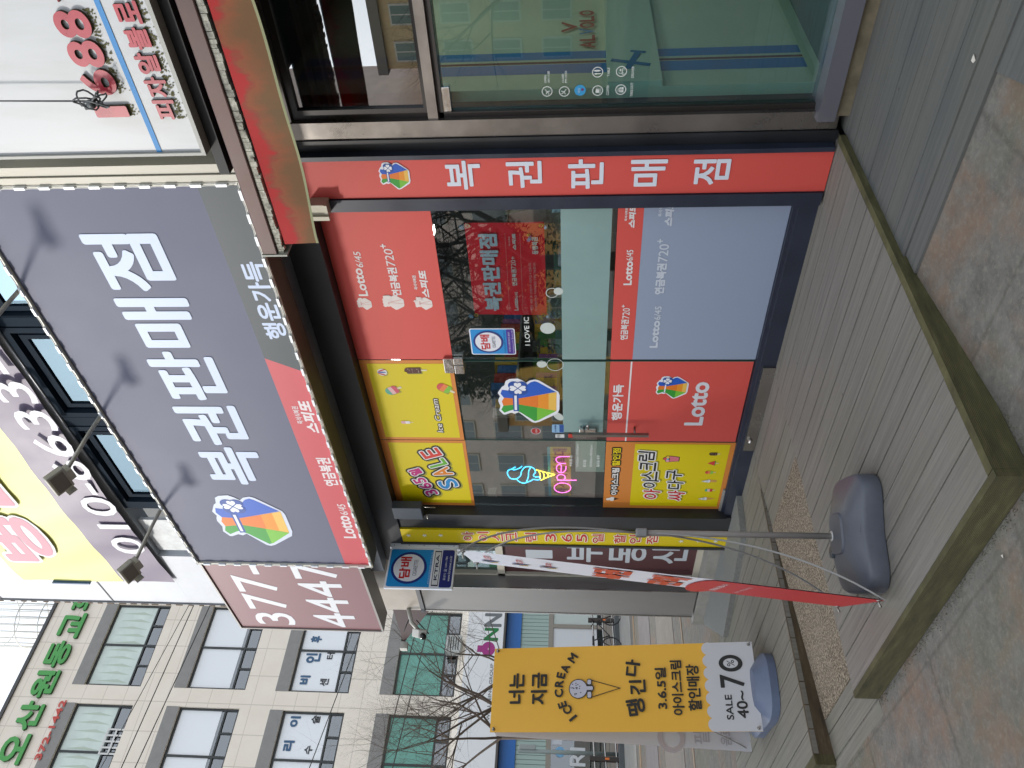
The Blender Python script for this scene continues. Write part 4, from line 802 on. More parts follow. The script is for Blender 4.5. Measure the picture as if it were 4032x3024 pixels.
# banner with phone number
bn = thing('wall_banner', 'yellow and purple vinyl banner with pink lettering stretched over the upper floor', 'banner', (-4.5, 3.9, 6))
YV = mat('yellow_banner_vinyl', h('d6d67a'), .5, noise=(1.3, .06)); PVm = mat('purple_banner_vinyl', h('5c5068'), .5, noise=(1.3, .08))
BP = PY(3.86); zt_ = 7.02; zy_ = 5.945; zp_ = 5.43; 
def wav(x, z, d=0): return 3.87 + .018 * math.sin(2.1 * x + .7 * z) * (1 if z < 6.9 else .3) + .006 * math.sin(11 * x + 5 * z) + d
class WArt(Art):
    pass
b = MB(); x0_, x1_ = -7.0, 2.5
zlow = lambda x: zp_ + .05 * math.sin((x + 7.0) * .62) * (1 if x > -7 else 0) - .03
b.grid(lambda i, j: (x0_ + (x1_ - x0_) * i, wav(x0_ + (x1_ - x0_) * i, zy_ + (zt_ - zy_) * j), zy_ + (zt_ - zy_) * j), 70, 14); b.build('yellow_field', YV, bn)
b = MB(); b.grid(lambda i, j: (x0_ + (x1_ - x0_) * i, wav(x0_ + (x1_ - x0_) * i, zy_) if j == 1 else wav(x0_ + (x1_ - x0_) * i, zlow(x0_ + (x1_ - x0_) * i) * (1 - j) + zy_ * j), zlow(x0_ + (x1_ - x0_) * i) * (1 - j) + zy_ * j), 70, 8); b.build('purple_strip', PVm, bn)
TP = PY(3.838); a = Art(TP)
l0 = TP.uv(*zf(f2, 300, 1310))[0]; zl = TP.uv(*zf(f2, 470, 1290))[1]; adv = (TP.uv(*zf(f2, 300, 560))[0] - l0) / 1.98
for k, ch in enumerate('병원임대'):
    q = (l0 + adv * k, zl + .02, l0 + adv * (k + .93), 6.93); a.text(ch, q, 'e3e6ec', 1, out=.03, bold=.05); a.text(ch, q, 'd08598', 3, bold=.04, res=4)
q = (TP.uv(*zf(f2, 915, 1255))[0], 0, TP.uv(*zf(f2, 100, 5))[0], 0); zb1 = TP.uv(*zf(f2, 935, 1050))[1]; zt1 = TP.uv(*zf(f2, 705, 1050))[1]
a.text('010-6633', (q[0], zb1, q[2], zt1), 'e8ebf2', 1, bold=.012); a.text('-0', (q[2] + .08, zb1, q[2] + .62, zt1), 'e8ebf2', 1, bold=.012); a.build('lettering', bn)
b = MB(); b.box(-7.02, -7.0, 3.85, 3.9, 6.3, 6.7); b.build('batten', mat('blue_batten', h('2f4f7c'), .5), bn)

# ================================================================== pizza shop: sign, awning, shopfront
pw = -2.0
w1, w2, w3 = PY(3.9).uv(400, 572)[0], PY(3.9).uv(400, 610)[0], PY(3.9).uv(400, 655)[0]
b = MB(); b.box(w2, w1 + .5, 3.9, 3.94, 3.15, 5.2); b.build('side_panel', mat('blue_grey_panel', h('7f8b98'), .5, noise=(3, .2)), bd); b = MB(); b.box(w3 - .1, w2, 3.88, 3.93, 3.15, 5.2); b.build('dark_corner', mat('rough_dark_corner', h('2f3438'), .9, noise=(15, .5), bump=(20, .6)), bd)
BE = mat('beige_sign_post', h('b9b6a8'), .5, noise=(2, .08)); XP = PY(3.5)
b = MB(); b.box(X1 + .004, XP.uv(400, 693)[0], 3.49, 3.66, 3.09, 5.4); b.box(XP.uv(400, 690)[0], XP.uv(400, 655)[0], 3.50, 3.66, 3.09, 5.4); b.build('sign_post', BE, bd)
ps = thing('shop_sign', 'white pizza shop sign with raised red figures, blue stripe and mouldy lettering', 'sign', (-.5, 3.2, 3.6))
t = NT('grimy_white_sign'); n1 = t.noise(2.2, src=t.map((3, 1, .5)), det=6); PWM = t.out(t.mix(t.ramp(n1, [(.45, 0.0), (.75, .28)]), h('b3b7ba'), h('85846f')), .4)
b = MB(); b.box(-1.80, 2.5, 3.205, 3.6, 3.07, 5.2); b.build('panel', PWM, ps); b = MB(); b.box(-1.815, 2.5, 3.19, 3.62, 3.05, 3.069); b.box(-1.815, -1.801, 3.19, 3.62, 3.069, 5.2); b.build('frame', mat('pale_sign_casing', h('9fa09a'), .5), ps)
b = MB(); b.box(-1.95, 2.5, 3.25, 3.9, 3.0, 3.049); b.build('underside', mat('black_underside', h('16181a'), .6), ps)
QP = PY(3.203); a = Art(QP); RL = mat('faded_red_acrylic', h('a32637'), .3, noise=(4, .2)); RS = mat('mouldy_edge', h('4a3a2c'), .9, noise=(30, .5))
za, zb_2 = QP.uv(*zf(f14, 570, 10))[1], QP.uv(*zf(f14, 545, 10))[1]; sa = QP.uv(*zf(f14, 915, 860)); sb = QP.uv(*zf(f14, 945, 860))
a.rect(-1.80, sb[1], 2.5, sa[1], '3f93d6', 1); a.build('stripe', ps)
def mould(a, q, n, seed):
    rr = random.Random(seed); MM = mat('mould_spots', h('5c5a3c'), .95)
    for k in range(n): r_ = rr.uniform(.001, .005); a.oval(rr.uniform(q[0], q[2]), q[1] - abs(rr.gauss(0, .018)) + .012, r_, MM, .5, ry=r_ * rr.uniform(.6, 2), n=6)
a = Art(QP); q = bx(QP, f14, (690, 712), (440, 58), (330, 130), (552, 150)); Wd = (q[2] - q[0]) / 4
for k, ch in enumerate('1688'):
    qq = (q[0] + Wd * 1.03 * k + (.02 if k == 0 else .0), q[1], q[0] + Wd * 1.03 * k + Wd * (.6 if k == 0 else .95), q[3]); mould(a, qq, 90, k); a.text(ch, qq, RL, 1, bold=.014, depth=.014, dside=RS, res=5)
q8 = (q[0] + Wd * 4.3, q[1] + .17, q[0] + Wd * 4.7, q[3] - .14); a.text('-', q8, RL, 1, bold=.01, depth=.014, dside=RS)
q = bx(QP, f14, (1000, 705), (745, -20), (905, 600), (1035, 600)); Wd = (q[2] - q[0]) / 5
for k, ch in enumerate('피자알볼로'):
    qq = (q[0] + Wd * k, q[1], q[0] + Wd * (k + .88), q[3]); mould(a, qq, 80, k + 9); a.text(ch, qq, RL, 1, bold=.006, depth=.009, dside=RS)
a.build('raised_lettering', ps)
# cable and its coil hanging over the sign
cb = thing('cable_coil', 'grey cable hanging down the white sign and tied in a bundle', 'cable', (-1.6, 3.15, 4)); CP = PY(3.14); CBM = mat('grey_cable', h('4b4f50'), .5)
p = CP.uv(*zf(f14, 560, 600)); p_ = CP.uv(*zf(f14, 0, 600)); b = MB(); b.tube([(p_[0], 3.14, 5.3), (p_[0], 3.14, p_[1]), (p[0], 3.14, p[1])], .004, 6)
rr = random.Random(5)
for k in range(7):
    r1, r2, an = rr.uniform(.03, .055), rr.uniform(.012, .025), R(rr.uniform(40, 120)); pts = []
    for i in range(17):
        t_ = 2 * math.pi * i / 16; u, v = r1 * math.cos(t_) + .02, r2 * math.sin(t_); pts.append((p[0] + u * math.cos(an) - v * math.sin(an) + rr.uniform(-.003, .003), 3.12 + .02 * math.sin(t_ + k), p[1] + u * math.sin(an) * (1 if k % 2 else -1) + v * math.cos(an)))
    b.tube(pts, .004, 6, False)
b.build('cable', CBM, cb); b = MB(); b.tube([(p[0], 3.11, p[1] - .012), (p[0] + .002, 3.11, p[1] + .012)], .018, 10); b.build('tie', CBM, cb)
# awning
aw = thing('awning', 'folded awning with dirty red scalloped valance over the pizza shop', 'awning', (-1, 3.2, 2.8)); AP = PY(3.2)
zA = [AP.uv(v, 332)[1] for v in (815, 885, 925, 1083)]
t = NT('mouldy_red_fabric'); x, y, z = t.sep(); n1 = t.noise(4.2, src=t.map((1, 1, .35)), det=7, rough=.7); n2 = t.noise(14, det=6); hgt = t.math('DIVIDE', t.math('SUBTRACT', z, zA[3]), zA[2] - zA[3])
f_ = t.math('ADD', t.math('MULTIPLY', n1, 1.7), t.math('MULTIPLY', hgt, -.80)); f_ = t.math('ADD', f_, t.math('MULTIPLY', n2, .25))
c = t.ramp(f_, [(.33, h('a82a2a')), (.43, h('8c4232')), (.52, h('8a5034')), (.85, h('705234'))]); c = t.mix(t.ramp(t.noise(2.4, src=t.map((1, 1, .1), loc=(3, 0, 0)), det=5), [(.56, 0.0), (.66, .75)]), c, h('4e4c34')); t.bump(n2, .25, .004); AWM = t.out(c, .8)
def val(x, j): return 3.19 + .012 * math.sin(9 * x) * (1 - j) + .02 * (1 - j)
xe = -2.318; b = MB(); b.grid(lambda i, j: (xe + 4.8 * i, val(xe + 4.8 * i, j), (zA[3] - .022 * abs(math.sin((xe + 4.8 * i + 2.3) * 2.4)) + .008) * (1 - j) + zA[2] * j), 110, 8); b.build('valance', AWM, aw)
b = MB(); b.grid(lambda i, j: (xe + 4.8 * i, val(xe + 4.8 * i, 0) - .003, (zA[3] - .022 * abs(math.sin((xe + 4.8 * i + 2.3) * 2.4)) + .008) - .004 + .012 * j), 110, 1); b.build('hem', mat('pale_green_binding', h('8a8d6a'), .8), aw)
BRN = mat('brown_awning_bar', h('4a3430'), .45, .2, noise=(5, .3)); b = MB(); b.box(-2.372, 2.5, 3.17, 3.30, zA[1], zA[0]); b.box(-2.30, 2.5, 3.30, 3.42, zA[1] + .05, zA[0] + .05); b.build('front_bar', BRN, aw, bevel=.006)
b = MB(); rr = random.Random(12); x = -2.372
while x < 1.2:
    w = rr.uniform(.012, .04); b.box(x, x + w, 3.182, 3.20, zA[2] + rr.uniform(.006, .018), zA[1] - .001); x += w + rr.uniform(.0, .003)
b.build('clear_drip_strip', mat('clear_dirty_plastic', h('8d8d80'), .2, noise=(30, .7)), aw)
b = MB(); b.box(-2.376, -2.366, 3.165, 3.31, zA[2] - .004, zA[0] + .003); b.build('end_cap', mat('rusty_cap', h('8f9288'), .5, noise=(9, .3)), aw)
for x in (-1.4, .6): b = MB(); b.box(x, x + .04, 3.3, 3.9, zA[1] + .02, zA[1] + .06); b.build('folding_arm', BRN, aw)
# pizza shopfront
pf = thing('pizza_shopfront', 'pizza shop door and fanlight in steel frame beside the red pillar sign', 'shopfront', (-1, 3.9, 0))
PP = PY(3.88); xpl = PP.uv(*zf(f5, 1000, 930))[0]; xpr = PP.uv(*zf(f5, 1000, 830))[0]
ST2 = mat('worn_steel_frame', h('8b8681'), .30, .85, noise=(3, .18), bump=(8, .05))
b = MB(); b.box(-2.112, -2.015, 3.85, 4.0, .012, 2.92); b.box(-2.035, 2.5, 3.86, 3.98, 2.075, 2.128); b.box(-2.035, 2.5, 3.86, 3.98, 2.87, 2.95); b.build('steel_frame', ST2, pf)
b = MB(); b.box(-2.034, 2.5, 3.87, 3.97, 2.95, 3.04); b.box(-2.034, -1.985, 3.88, 3.96, .13, 2.07); b.box(-2.034, 2.5, 3.88, 3.96, 2.045, 2.074); b.box(-2.034, -1.96, 3.885, 3.96, 2.129, 2.869); b.box(-1.96, 2.5, 3.885, 3.96, 2.83, 2.869); b.box(-1.96, 2.5, 3.885, 3.96, 2.129, 2.15); b.build('inner_frame', mat('brown_black_frame', h('26211f'), .4), pf)
b = MB(); b.box(-2.045, 2.5, 3.80, 3.97, .045, .135); b.build('sill', mat('aluminium_sill', h('7f7f88'), .35, .6), pf); b = MB(); b.box(-2.03, 2.5, 3.83, 3.97, -.03, .044); b.build('sill_base', mat('rust_stained_timber', h('6f6652'), .8, noise=(7, .35)), pf)
PG = glass('pizza_glass', (.66, .84, .86), 1.6, add=.04); FG = glass('fanlight_glass', (.25, .3, .32), 1.9, add=.22)
def ppane(nm, x0, x1, z0, z1, m): b = MB(); b.box(x0, x1, 3.905, 3.915, z0, z1); return b.build(nm, m, pf)
fan = ppane('fanlight', -1.96, 2.5, 2.15, 2.83, FG); pd = ppane('door', -1.984, -.1, .137, 2.044, PG); ppane('window', -.09, 2.5, .137, 2.044, PG)
q = gb(PY(3.895), f4, 1150, 1245, 628, 812); b = MB(); b.box(q[0], q[2], 3.885, 3.904, q[1], q[3]); b.build('hinge', CHR, pd, bevel=.004)
DP = PY(3.9035); a = Art(DP); WD = 'd9dfdc'
def dc(f, zx, zy): return DP.uv(*zf(f, zx, zy))
rr_ = .0278
for f, zx, zy in ((f4, 1943, 663), (f4, 2068, 663), (f5, 282, 523), (f5, 455, 518), (f5, 282, 657), (f5, 450, 650)): c_ = dc(f, zx, zy); a.ring(c_[0], c_[1], rr_, .0045, WD, 1)
for (f, zx, zy, an) in ((f4, 1943, 663, 40), (f4, 2068, 663, -40)):
    c_ = dc(f, zx, zy); t_ = R(an); ca, sa_ = math.cos(t_), math.sin(t_); T = lambda u, v: (c_[0] + u * ca - v * sa_, c_[1] + u * sa_ + v * ca)
    a.line(T(-.016, 0), T(.016, 0), .004, WD, 2); a.line(T(.0, 0), T(-.008, .014), .004, WD, 2); a.line(T(0, 0), T(-.008, -.014), .004, WD, 2); a.line(T(-.014, 0), T(-.018, .006), .003, WD, 2)
c_ = dc(f5, 155, 655); a.oval(*c_, .029, '3aa0d8', 1); a.text('배달', (c_[0] - .013, c_[1] + .0, c_[0] + .013, c_[1] + .012), 'cfe6f2', 2); a.oval(c_[0] + .004, c_[1] - .012, .007, '7a3a78', 2)
c_ = dc(f5, 282, 523); a.rect(c_[0] - .010, c_[1] - .018, c_[0] - .006, c_[1] + .017, WD, 2); a.rect(c_[0] - .013, c_[1] + .004, c_[0] - .003, c_[1] + .010, WD, 2); a.oval(c_[0] + .008, c_[1] + .002, .005, WD, 2, ry=.018)
c_ = dc(f5, 282, 657); a.rect(c_[0] - .012, c_[1] - .008, c_[0] + .008, c_[1] + .010, WD, 2); a.ring(c_[0] + .010, c_[1] + .002, .006, .002, WD, 2); a.rect(c_[0] - .015, c_[1] - .014, c_[0] + .013, c_[1] - .011, WD, 2)
c_ = dc(f5, 450, 650); a.rect(c_[0] - .014, c_[1] - .014, c_[0] - .001, c_[1] - .002, WD, 2); a.rect(c_[0] + .001, c_[1] - .014, c_[0] + .014, c_[1] - .002, WD, 2); a.rect(c_[0] - .014, c_[1] + .000, c_[0] - .001, c_[1] + .006, WD, 2); a.rect(c_[0] + .001, c_[1], c_[0] + .014, c_[1] + .006, WD, 2); a.ring(c_[0] - .005, c_[1] + .011, .005, .002, WD, 2); a.ring(c_[0] + .005, c_[1] + .011, .005, .002, WD, 2)
c_ = dc(f5, 455, 518); a.ring(c_[0] - .012, c_[1] - .009, .006, .002, WD, 2); a.ring(c_[0] + .012, c_[1] - .009, .006, .002, WD, 2); a.line((c_[0] - .012, c_[1] - .006), (c_[0] - .006, c_[1] + .014), .003, WD, 2); a.line((c_[0] - .008, c_[1] - .004), (c_[0] + .010, c_[1] - .003), .004, WD, 2); a.rect(c_[0] + .002, c_[1] + .002, c_[0] + .014, c_[1] + .009, WD, 2)
for f, s_, q in ((f4, 'OPEN', (1923, 1938, 545, 603)), (f4, 'AM 11:00', (1946, 1962, 515, 600)), (f4, 'CLOSE', (2050, 2066, 538, 600)), (f4, 'PM 10:30', (2073, 2088, 514, 600)), (f5, 'TABLE', (353, 370, 490, 553)), (f5, 'DELIVER', (528, 546, 480, 565)), (f5, 'COFFEE', (347, 364, 617, 690)), (f5, 'TAKE OUT', (520, 539, 600, 700))): a.text(s_, gb(DP, f, *q), WD, 1, bold=.0008)
a.build('door_lettering', pd)
# inside the pizza shop
pr = thing('pizza_shop_interior', 'inside of the pizza shop with cream wall and blue stripes', 'room', (0, 6, 0))
CRM = mat('cream_wall', h('c4bfa2'), .7, noise=(1.5, .08)); XW = PX(-1.93)
def ys(f, zx, zy): return XW.uv(*zf(f, zx, zy))[0]
yc = XW.uv(3068, 33)[0]
b = MB(); b.box(-1.99, -1.93, 4.0, 5.35, .0, 2.95); b.build('side_wall', CRM, pr)
a = Art(XW); ZB = .13
for y_a, y_b, c in ((ys(f5, 750, 515), ys(f5, 750, 445), '2a80bc'), (ys(f5, 750, 440), ys(f5, 750, 425), '7a2a3e'), (ys(f5, 750, 410), ys(f5, 750, 355), '2a80bc')): a.rect(y_a, ZB, y_b, 2.9, c, 1)
a.build('stripe', pr)
b = MB(); qb = (XW.uv(*zf(f5, 750, 750)), XW.uv(*zf(f5, 330, 100))); yb0, yb1 = 4.0, 5.0; zb3 = XW.uv(*zf(f5, 680, 190))[1]; zt3 = XW.uv(*zf(f5, 330, 190))[1]; b.box(-1.93, -1.90, yb0, 5.3, zb3, zt3); b.build('wall_board', mat('board_cream', h('c6c4a8'), .6), pr)
XB = PX(-1.898); a = Art(XB)
c_ = XB.uv(*zf(f5, 540, 420)); BLU = '2b78a2'
a.line((c_[0] - .15, c_[1]), (c_[0] + .13, c_[1] - .0), .045, BLU, 1) if False else None
p1 = XB.uv(*zf(f5, 380, 435)); p2 = XB.uv(*zf(f5, 665, 470)); a.line(p1, p2, .035, BLU, 1); p1 = XB.uv(*zf(f5, 500, 500)); p2 = XB.uv(*zf(f5, 580, 370)); a.line(p1, p2, .035, BLU, 1); p1 = XB.uv(*zf(f5, 520, 370)); p2 = XB.uv(*zf(f5, 630, 378)); a.line(p1, p2, .025, BLU, 1)
q = bx(XB, f5, (260, 325), (200, 45), (150, 190), (262, 190)); q = gb(PX(-1.898), f5, 150, 262, 45, 320)
cols = ('b8303c', 'b8303c', '3f8fc0', 'b8303c', 'b8303c', 'b8303c'); w_ = (q[2] - q[0]) / 6
a2 = Art(PX(-1.92))
for k, ch in enumerate('ALVOLO'): a2.text(ch, (q[0] + w_ * k, q[1], q[0] + w_ * (k + .88), q[3]), cols[k], 2, bold=.01)
a2.text('V', gb(PX(-1.92), f5, 20, 135, 160, 235), 'b8303c', 2, bold=.006)
for dz, c in ((0, '7e2a33'), (.05, '3f7fa6')): q = gb(PX(-1.898), f5, 400, 520, 55, 95); a2.pline([(q[0] - dz * 1.6, q[3]), ((q[0] + q[2]) / 2 - dz * 1.6, q[1]), (q[2] - dz * 1.6, q[3])], .03, c, 3)
a2.build('wall_lettering', pr); a.build('aeroplane_cutout', pr)
b = MB(); b.box(-1.93, 3, 6.2, 6.3, 0, 2.95); b.box(3, 3.1, 3.95, 6.3, 0, 2.95); b.build('back_wall', mat('teal_wall', h('2f6678'), .7), pr)
b = MB(); b.box(-2.0, 3, 4.0, 6.3, 2.95, 3.0); b.build('ceiling', mat('dim_ceiling', h('a5aaa5'), .8), pr)
for x_, y_ in ((-.9, 4.9), (.9, 4.9)): b = MB(); b.box(x_ - .3, x_ + .3, y_ - .3, y_ + .3, 2.93, 2.949); b.build('added_fill_panel', mat('fill_panel_glow', (1, .98, .92), .5, emit=7), pr)  # glowing panels added to brighten the room, no such lamps known
a = Art(PY(6.19)); a.rect(-1.9, .1, 2.9, 1.5, '8b9080', 0); a.rect(-1.7, 1.6, -1.6, 2.7, '6e2530', 1); a.rect(-1.6, 2.6, 2.0, 2.7, '6e2530', 1); a.build('wall_panel', pr)
b = MB(); b.box(-2.0, 3, 3.98, 6.3, .0, .06); b.build('floor', board_mat('shop_floor', .3, 0, ('3c4644', '55615e', '6e7b77'), .1), pr)
tb = thing('table', 'pale table with white tube legs just inside the pizza shop door', 'table', (-.9, 4.6, 0)); b = MB(); b.box(-1.25, -.4, 4.5, 5.1, .74, .77); b.build('tabletop', mat('pale_top', h('b0b4a6'), .5), tb)
for x, y in ((-1.2, 4.55), (-.45, 4.55), (-1.2, 5.05), (-.45, 5.05)): b = MB(); b.tube([(x, y, .06), (x, y, .74)], .014, 8); b.build('leg', mat('white_tube', h('b8beb8'), .4), tb)
#@@PART4
# ================================================================== banner stands
GREYP = mat('grey_plastic', h('565a63'), .42, noise=(20, .06), bump=(140, .08)); POLE = mat('taupe_pole', h('96908a'), .4); ROD = mat('grey_rod', h('a09e9a'), .35)
def superring(c, ax, ay, a_, b_, z, pinch=0.0, n=48, e=2.6):
    out = []
    for k in range(n):
        t_ = 2 * math.pi * k / n; u = math.copysign(abs(math.cos(t_)) ** (2 / e), math.cos(t_)) * a_; v = math.copysign(abs(math.sin(t_)) ** (2 / e), math.sin(t_)) * b_
        v *= 1 - pinch * math.exp(-(u / (a_ * .62)) ** 2)
        out.append((c[0] + ax[0] * u + ay[0] * v, c[1] + ax[1] * u + ay[1] * v, z))
    return out
st = thing('banner_stand', 'banner stand on dark grey plastic base with white and red banner seen from the side', 'banner stand', (-3.24, 2.12, 0))
dl = Vector((.485, .875)).normalized(); dw = Vector((-.875, .485)); cc = (-3.185, 2.095)
b = MB(); b.smooth = True
prof = [(1.0, .004, .17), (1.015, .015, .17), (1.0, .075, .17), (.975, .086, .15), (.95, .09, .13), (.66, .12, .0), (.40, .142, 0), (.36, .143, 0), (.34, .152, 0), (.001, .153, 0)]
b.rings([superring(cc, dl, dw, .265 * s_, .235 * s_, z, p, e=4.2) for s_, z, p in prof]); base = b.build('base', GREYP, st)
es = base.modifiers.new('s', 'EDGE_SPLIT'); es.split_angle = R(32)
b = MB()
for k in range(7):
    off = -.115 - .011 * k; p0 = Vector((cc[0], cc[1])) + dw * off; z_ = .121 - .0035 * k
    b.tube([(p0.x - dl.x * .1, p0.y - dl.y * .1, z_ - .004), (p0.x, p0.y, z_), (p0.x + dl.x * .1, p0.y + dl.y * .1, z_ - .004)], .0022, 5)
b.build('grip_rib', GREYP, base)
px_, py_ = -3.235, 2.115
b = MB(); p2 = (px_ - .06, py_ - .05); b.tube([(p2[0], p2[1], .135), (p2[0], p2[1], .152)], .028, 16); b.build('filler_cap', mat('cap_grey', h('4b4f56'), .4), st)
b = MB(); b.tube([(px_, py_, .145), (px_, py_, .155)], .024, 20); b.build('pole_collar', mat('collar_white', h('c9c9c6'), .4), st)
hz = 1.03; b = MB(); b.tube([(px_, py_, .15), (px_, py_, hz)], .0145, 12); b.build('pole', POLE, st)
b = MB(); b.obox((px_, py_, hz + .005), (.9, -.43, 0), (.43, .9, 0), (0, 0, 1), .05, .04, .055); b.build('hub', mat('hub_grey', h('8f8f8d'), .4), st, bevel=.008)
Bn, Bf = Vector((-3.077, 1.701, .06)), Vector((-3.602, 1.953, .06)); nn2 = Vector((.4327, .9015, 0)); Tn = Bn + nn2 * .158 + Vector((0, 0, 1.809)); Tf = Bf + nn2 * .173 + Vector((0, 0, 1.806))
def arm(parent, hub, end, bow, nm='support_arm', r=.0045):
    mid = (hub + end) / 2 + bow; pts = []
    for k in range(15): t_ = k / 14; pts.append(hub * (1 - t_) ** 2 + mid * 2 * t_ * (1 - t_) + end * t_ ** 2)
    b = MB(); b.tube(pts, r, 8); return b.build(nm, ROD, parent)
hb = Vector((px_, py_, hz)); ins = .03
for e_, bow in ((Tn, .28), (Tf, .28), (Bn, -.05), (Bf, -.05)):
    arm(st, hb + Vector((0, 0, .03 if bow > 0 else -.03)), e_, Vector((nn2.x * .12, nn2.y * .12, .22 if bow > 0 else -.12)))
PLB = Pl(Bf, (Bn - Bf), (Tf - Bf)); wB = (Bn - Bf).length; hB = (Tf - Bf).length
PLB.u = (Bn - Bf).normalized(); PLB.v = (Tf - Bf).normalized(); PLB.n = PLB.u.cross(PLB.v).normalized()
def sheet(pl, w, hh, m, par, sag=.012, nm='banner_sheet', flut=.0):
    b = MB(); b.grid(lambda i, j: tuple(pl.pt(w * i, hh * j + (0), -.003 - sag * math.sin(math.pi * i) * math.sin(math.pi * j) + flut * math.sin(7 * i + 3 * j))), 20, 30); return b.build(nm, m, par)
sheet(PLB, wB, hB, mat('white_banner', h('dfe3ee'), .4), st, .0)
a = Art(PLB); P = PLB
zr = P.uv(2790, 2300)[1]; a.rect(0, 0, wB, zr, 'cf2b30', 1); a.oval(wB * .38, zr, wB * .62, 'cf2b30', 1.3, ry=.07)
def pz(v): return P.uv(v, 2270)[1]
for k, v in enumerate((1990, 2080, 2170)): c_ = pz(v); logo(a, (wB * (.28 + .04 * k), c_ - .045, wB * (.28 + .04 * k) + .08, c_ + .045), 2); a.text('Lotto', (wB * .52, c_ - .02, wB * .8, c_ + .02), 'cf3b30', 2, bold=.002)
a.text('복권', (.05, pz(2480), wB - .05, pz(2325)), 'd9481f', 2, bold=.02); a.text('판매', (.05, pz(2745), wB - .05, pz(2560)), 'd9481f', 2, bold=.02)
a.text('행운을 드립니다', (.08, pz(2960), wB - .1, pz(2920)), 'f3dfe0', 2, bold=.002); a.text('로또 연금복권', (.1, pz(3110), wB - .12, pz(3080)), 'f3dfe0', 2)
a.build('lettering', st)
def grom(par, pl, a_, b_): 
    b = MB(); b.tube([pl.pt(a_, b_, -.004), pl.pt(a_, b_, .004)], .011, 12); b.tube([pl.pt(a_, b_, -.01), pl.pt(a_ + .0, b_, .014), pl.pt(a_ + .006, b_ - .008, .03)], .005, 8); b.build('eyelet', mat('steel_eyelet', h('8d8b86'), .3, .9), par)
for a_, b_ in ((.02, .02), (wB - .02, .02), (.02, hB - .02), (wB - .02, hB - .02)): grom(st, PLB, a_, b_)
# yellow stand
y2 = thing('banner_stand', 'banner stand with bright yellow ice cream banner facing the street on blue-grey base', 'banner stand', (-5.6, 2.35, 0))
B2 = Pl((-5.447, 2.032, .10), (.08, .589, 0), (0, 0, 1)); w2_ = .594
up2 = Vector((-.991 * .32, .135 * .32, 1.848)); B2.v = up2.normalized(); B2.n = B2.u.cross(B2.v).normalized(); h2 = up2.length
b = MB(); b.smooth = True; c2 = (-5.62, 2.34); axl = Vector((.991, -.135)); ayl = Vector((.135, .991))
PB = [(1.0, .003), (1.0, .055), (.93, .075)]
b.rings([superring(c2, axl, ayl, .40 * s_, .25 * s_, z, .12, e=3.2) for s_, z in PB] + [superring(c2, axl, ayl, .30, .13, .135, 0, e=4), superring(c2, axl, ayl, .08, .06, .15), superring(c2, axl, ayl, .001, .001, .151)])
bs = b.build('base', mat('blue_grey_plastic', h('5f6b82'), .4, noise=(15, .05)), y2); es = bs.modifiers.new('s', 'EDGE_SPLIT'); es.split_angle = R(25)
b = MB(); b.tube([(c2[0], c2[1], .14), (c2[0], c2[1], 1.05)], .014, 10); b.build('pole', POLE, y2); b = MB(); b.obox((c2[0], c2[1], 1.06), axl.to_3d(), ayl.to_3d(), (0, 0, 1), .04, .05, .05); b.build('hub', mat('hub_grey', h('8f8f8d')), y2)
YB = mat('golden_yellow_banner', h('e8b238'), .42); b = MB(); nn_sc = 9
sheet(B2, w2_, h2, YB, y2, .009)
a = Art(B2, .00035); def_ = B2
zs2 = gb(B2, f13, 1700, 1960, 240, 800); zsc = B2.uv(*zf(f13, 1705, 520))[1]
a.rect(0, 0, w2_, zsc, 'dfe0e2', 8)
for k in range(7): a.oval(w2_ * (k + .5) / 7, zsc, w2_ / 13.2, 'dfe0e2', 8.3, ry=w2_ / 13)
DK = '2f2f2c'
def yt(s_, q, bold=.008, rot=0, **k): a.text(s_, gb(B2, f18, *q), DK, 16, bold=bold, rot=rot, **k)
def yt3(s_, q, bold=.005, rot=0): a.text(s_, gb(B2, f13, *q), DK, 16, bold=bold, rot=rot)
yt('너는', (395, 555, 700, 1010), .007); yt('지금', (620, 785, 693, 1018), .007)
cl = lambda q: ((q[0] + q[2]) / 2, (q[1] + q[3]) / 2)
for ch, zx, zy, rot, hw in (('I', 1047, 1155, 38, .008), ('C', 993, 1073, 28, .023), ('E', 940, 1020, 20, .018), ('C', 905, 903, 5, .025), ('R', 907, 805, -6, .022), ('E', 925, 722, -13, .018), ('A', 968, 650, -22, .024), ('M', 1045, 545, -34, .026)):
    c_ = B2.uv(*zf(f18, zx, zy)); a.text(ch, (c_[0] - hw * 1.15, c_[1] - .032, c_[0] + hw * 1.15, c_[1] + .032), DK, 16, bold=.009, rot=R(rot))
c_ = B2.uv(*zf(f18, 1100, 857)); a.oval(c_[0], c_[1], .068, DK, 9, n=36); a.oval(c_[0], c_[1], .0625, 'd6d6e2', 10, n=36)
rr = random.Random(1)
for k in range(17): t_ = rr.uniform(0, 6.28); r_ = .052 * math.sqrt(rr.random()); a.oval(c_[0] + r_ * math.cos(t_), c_[1] + .012 + r_ * .8 * math.sin(t_), .0042, DK, 11, n=10)
b0 = B2.uv(*zf(f18, 1215, 857)); a.rrect(c_[0] - .068, b0[1] - .016, c_[0] + .068, b0[1] + .02, .012, DK, 12); a.rrect(c_[0] - .062, b0[1] - .011, c_[0] - .022, b0[1] + .015, .008, 'd6d6e2', 13); a.rrect(c_[0] + .03, b0[1] - .011, c_[0] + .062, b0[1] + .015, .008, 'd6d6e2', 13)
a.rrect(c_[0] - .016, b0[1] - .03, c_[0] + .022, b0[1] + .02, .01, DK, 14); a.rrect(c_[0] - .01, b0[1] - .024, c_[0] + .016, b0[1] + .024, .008, 'd6d6e2', 15)
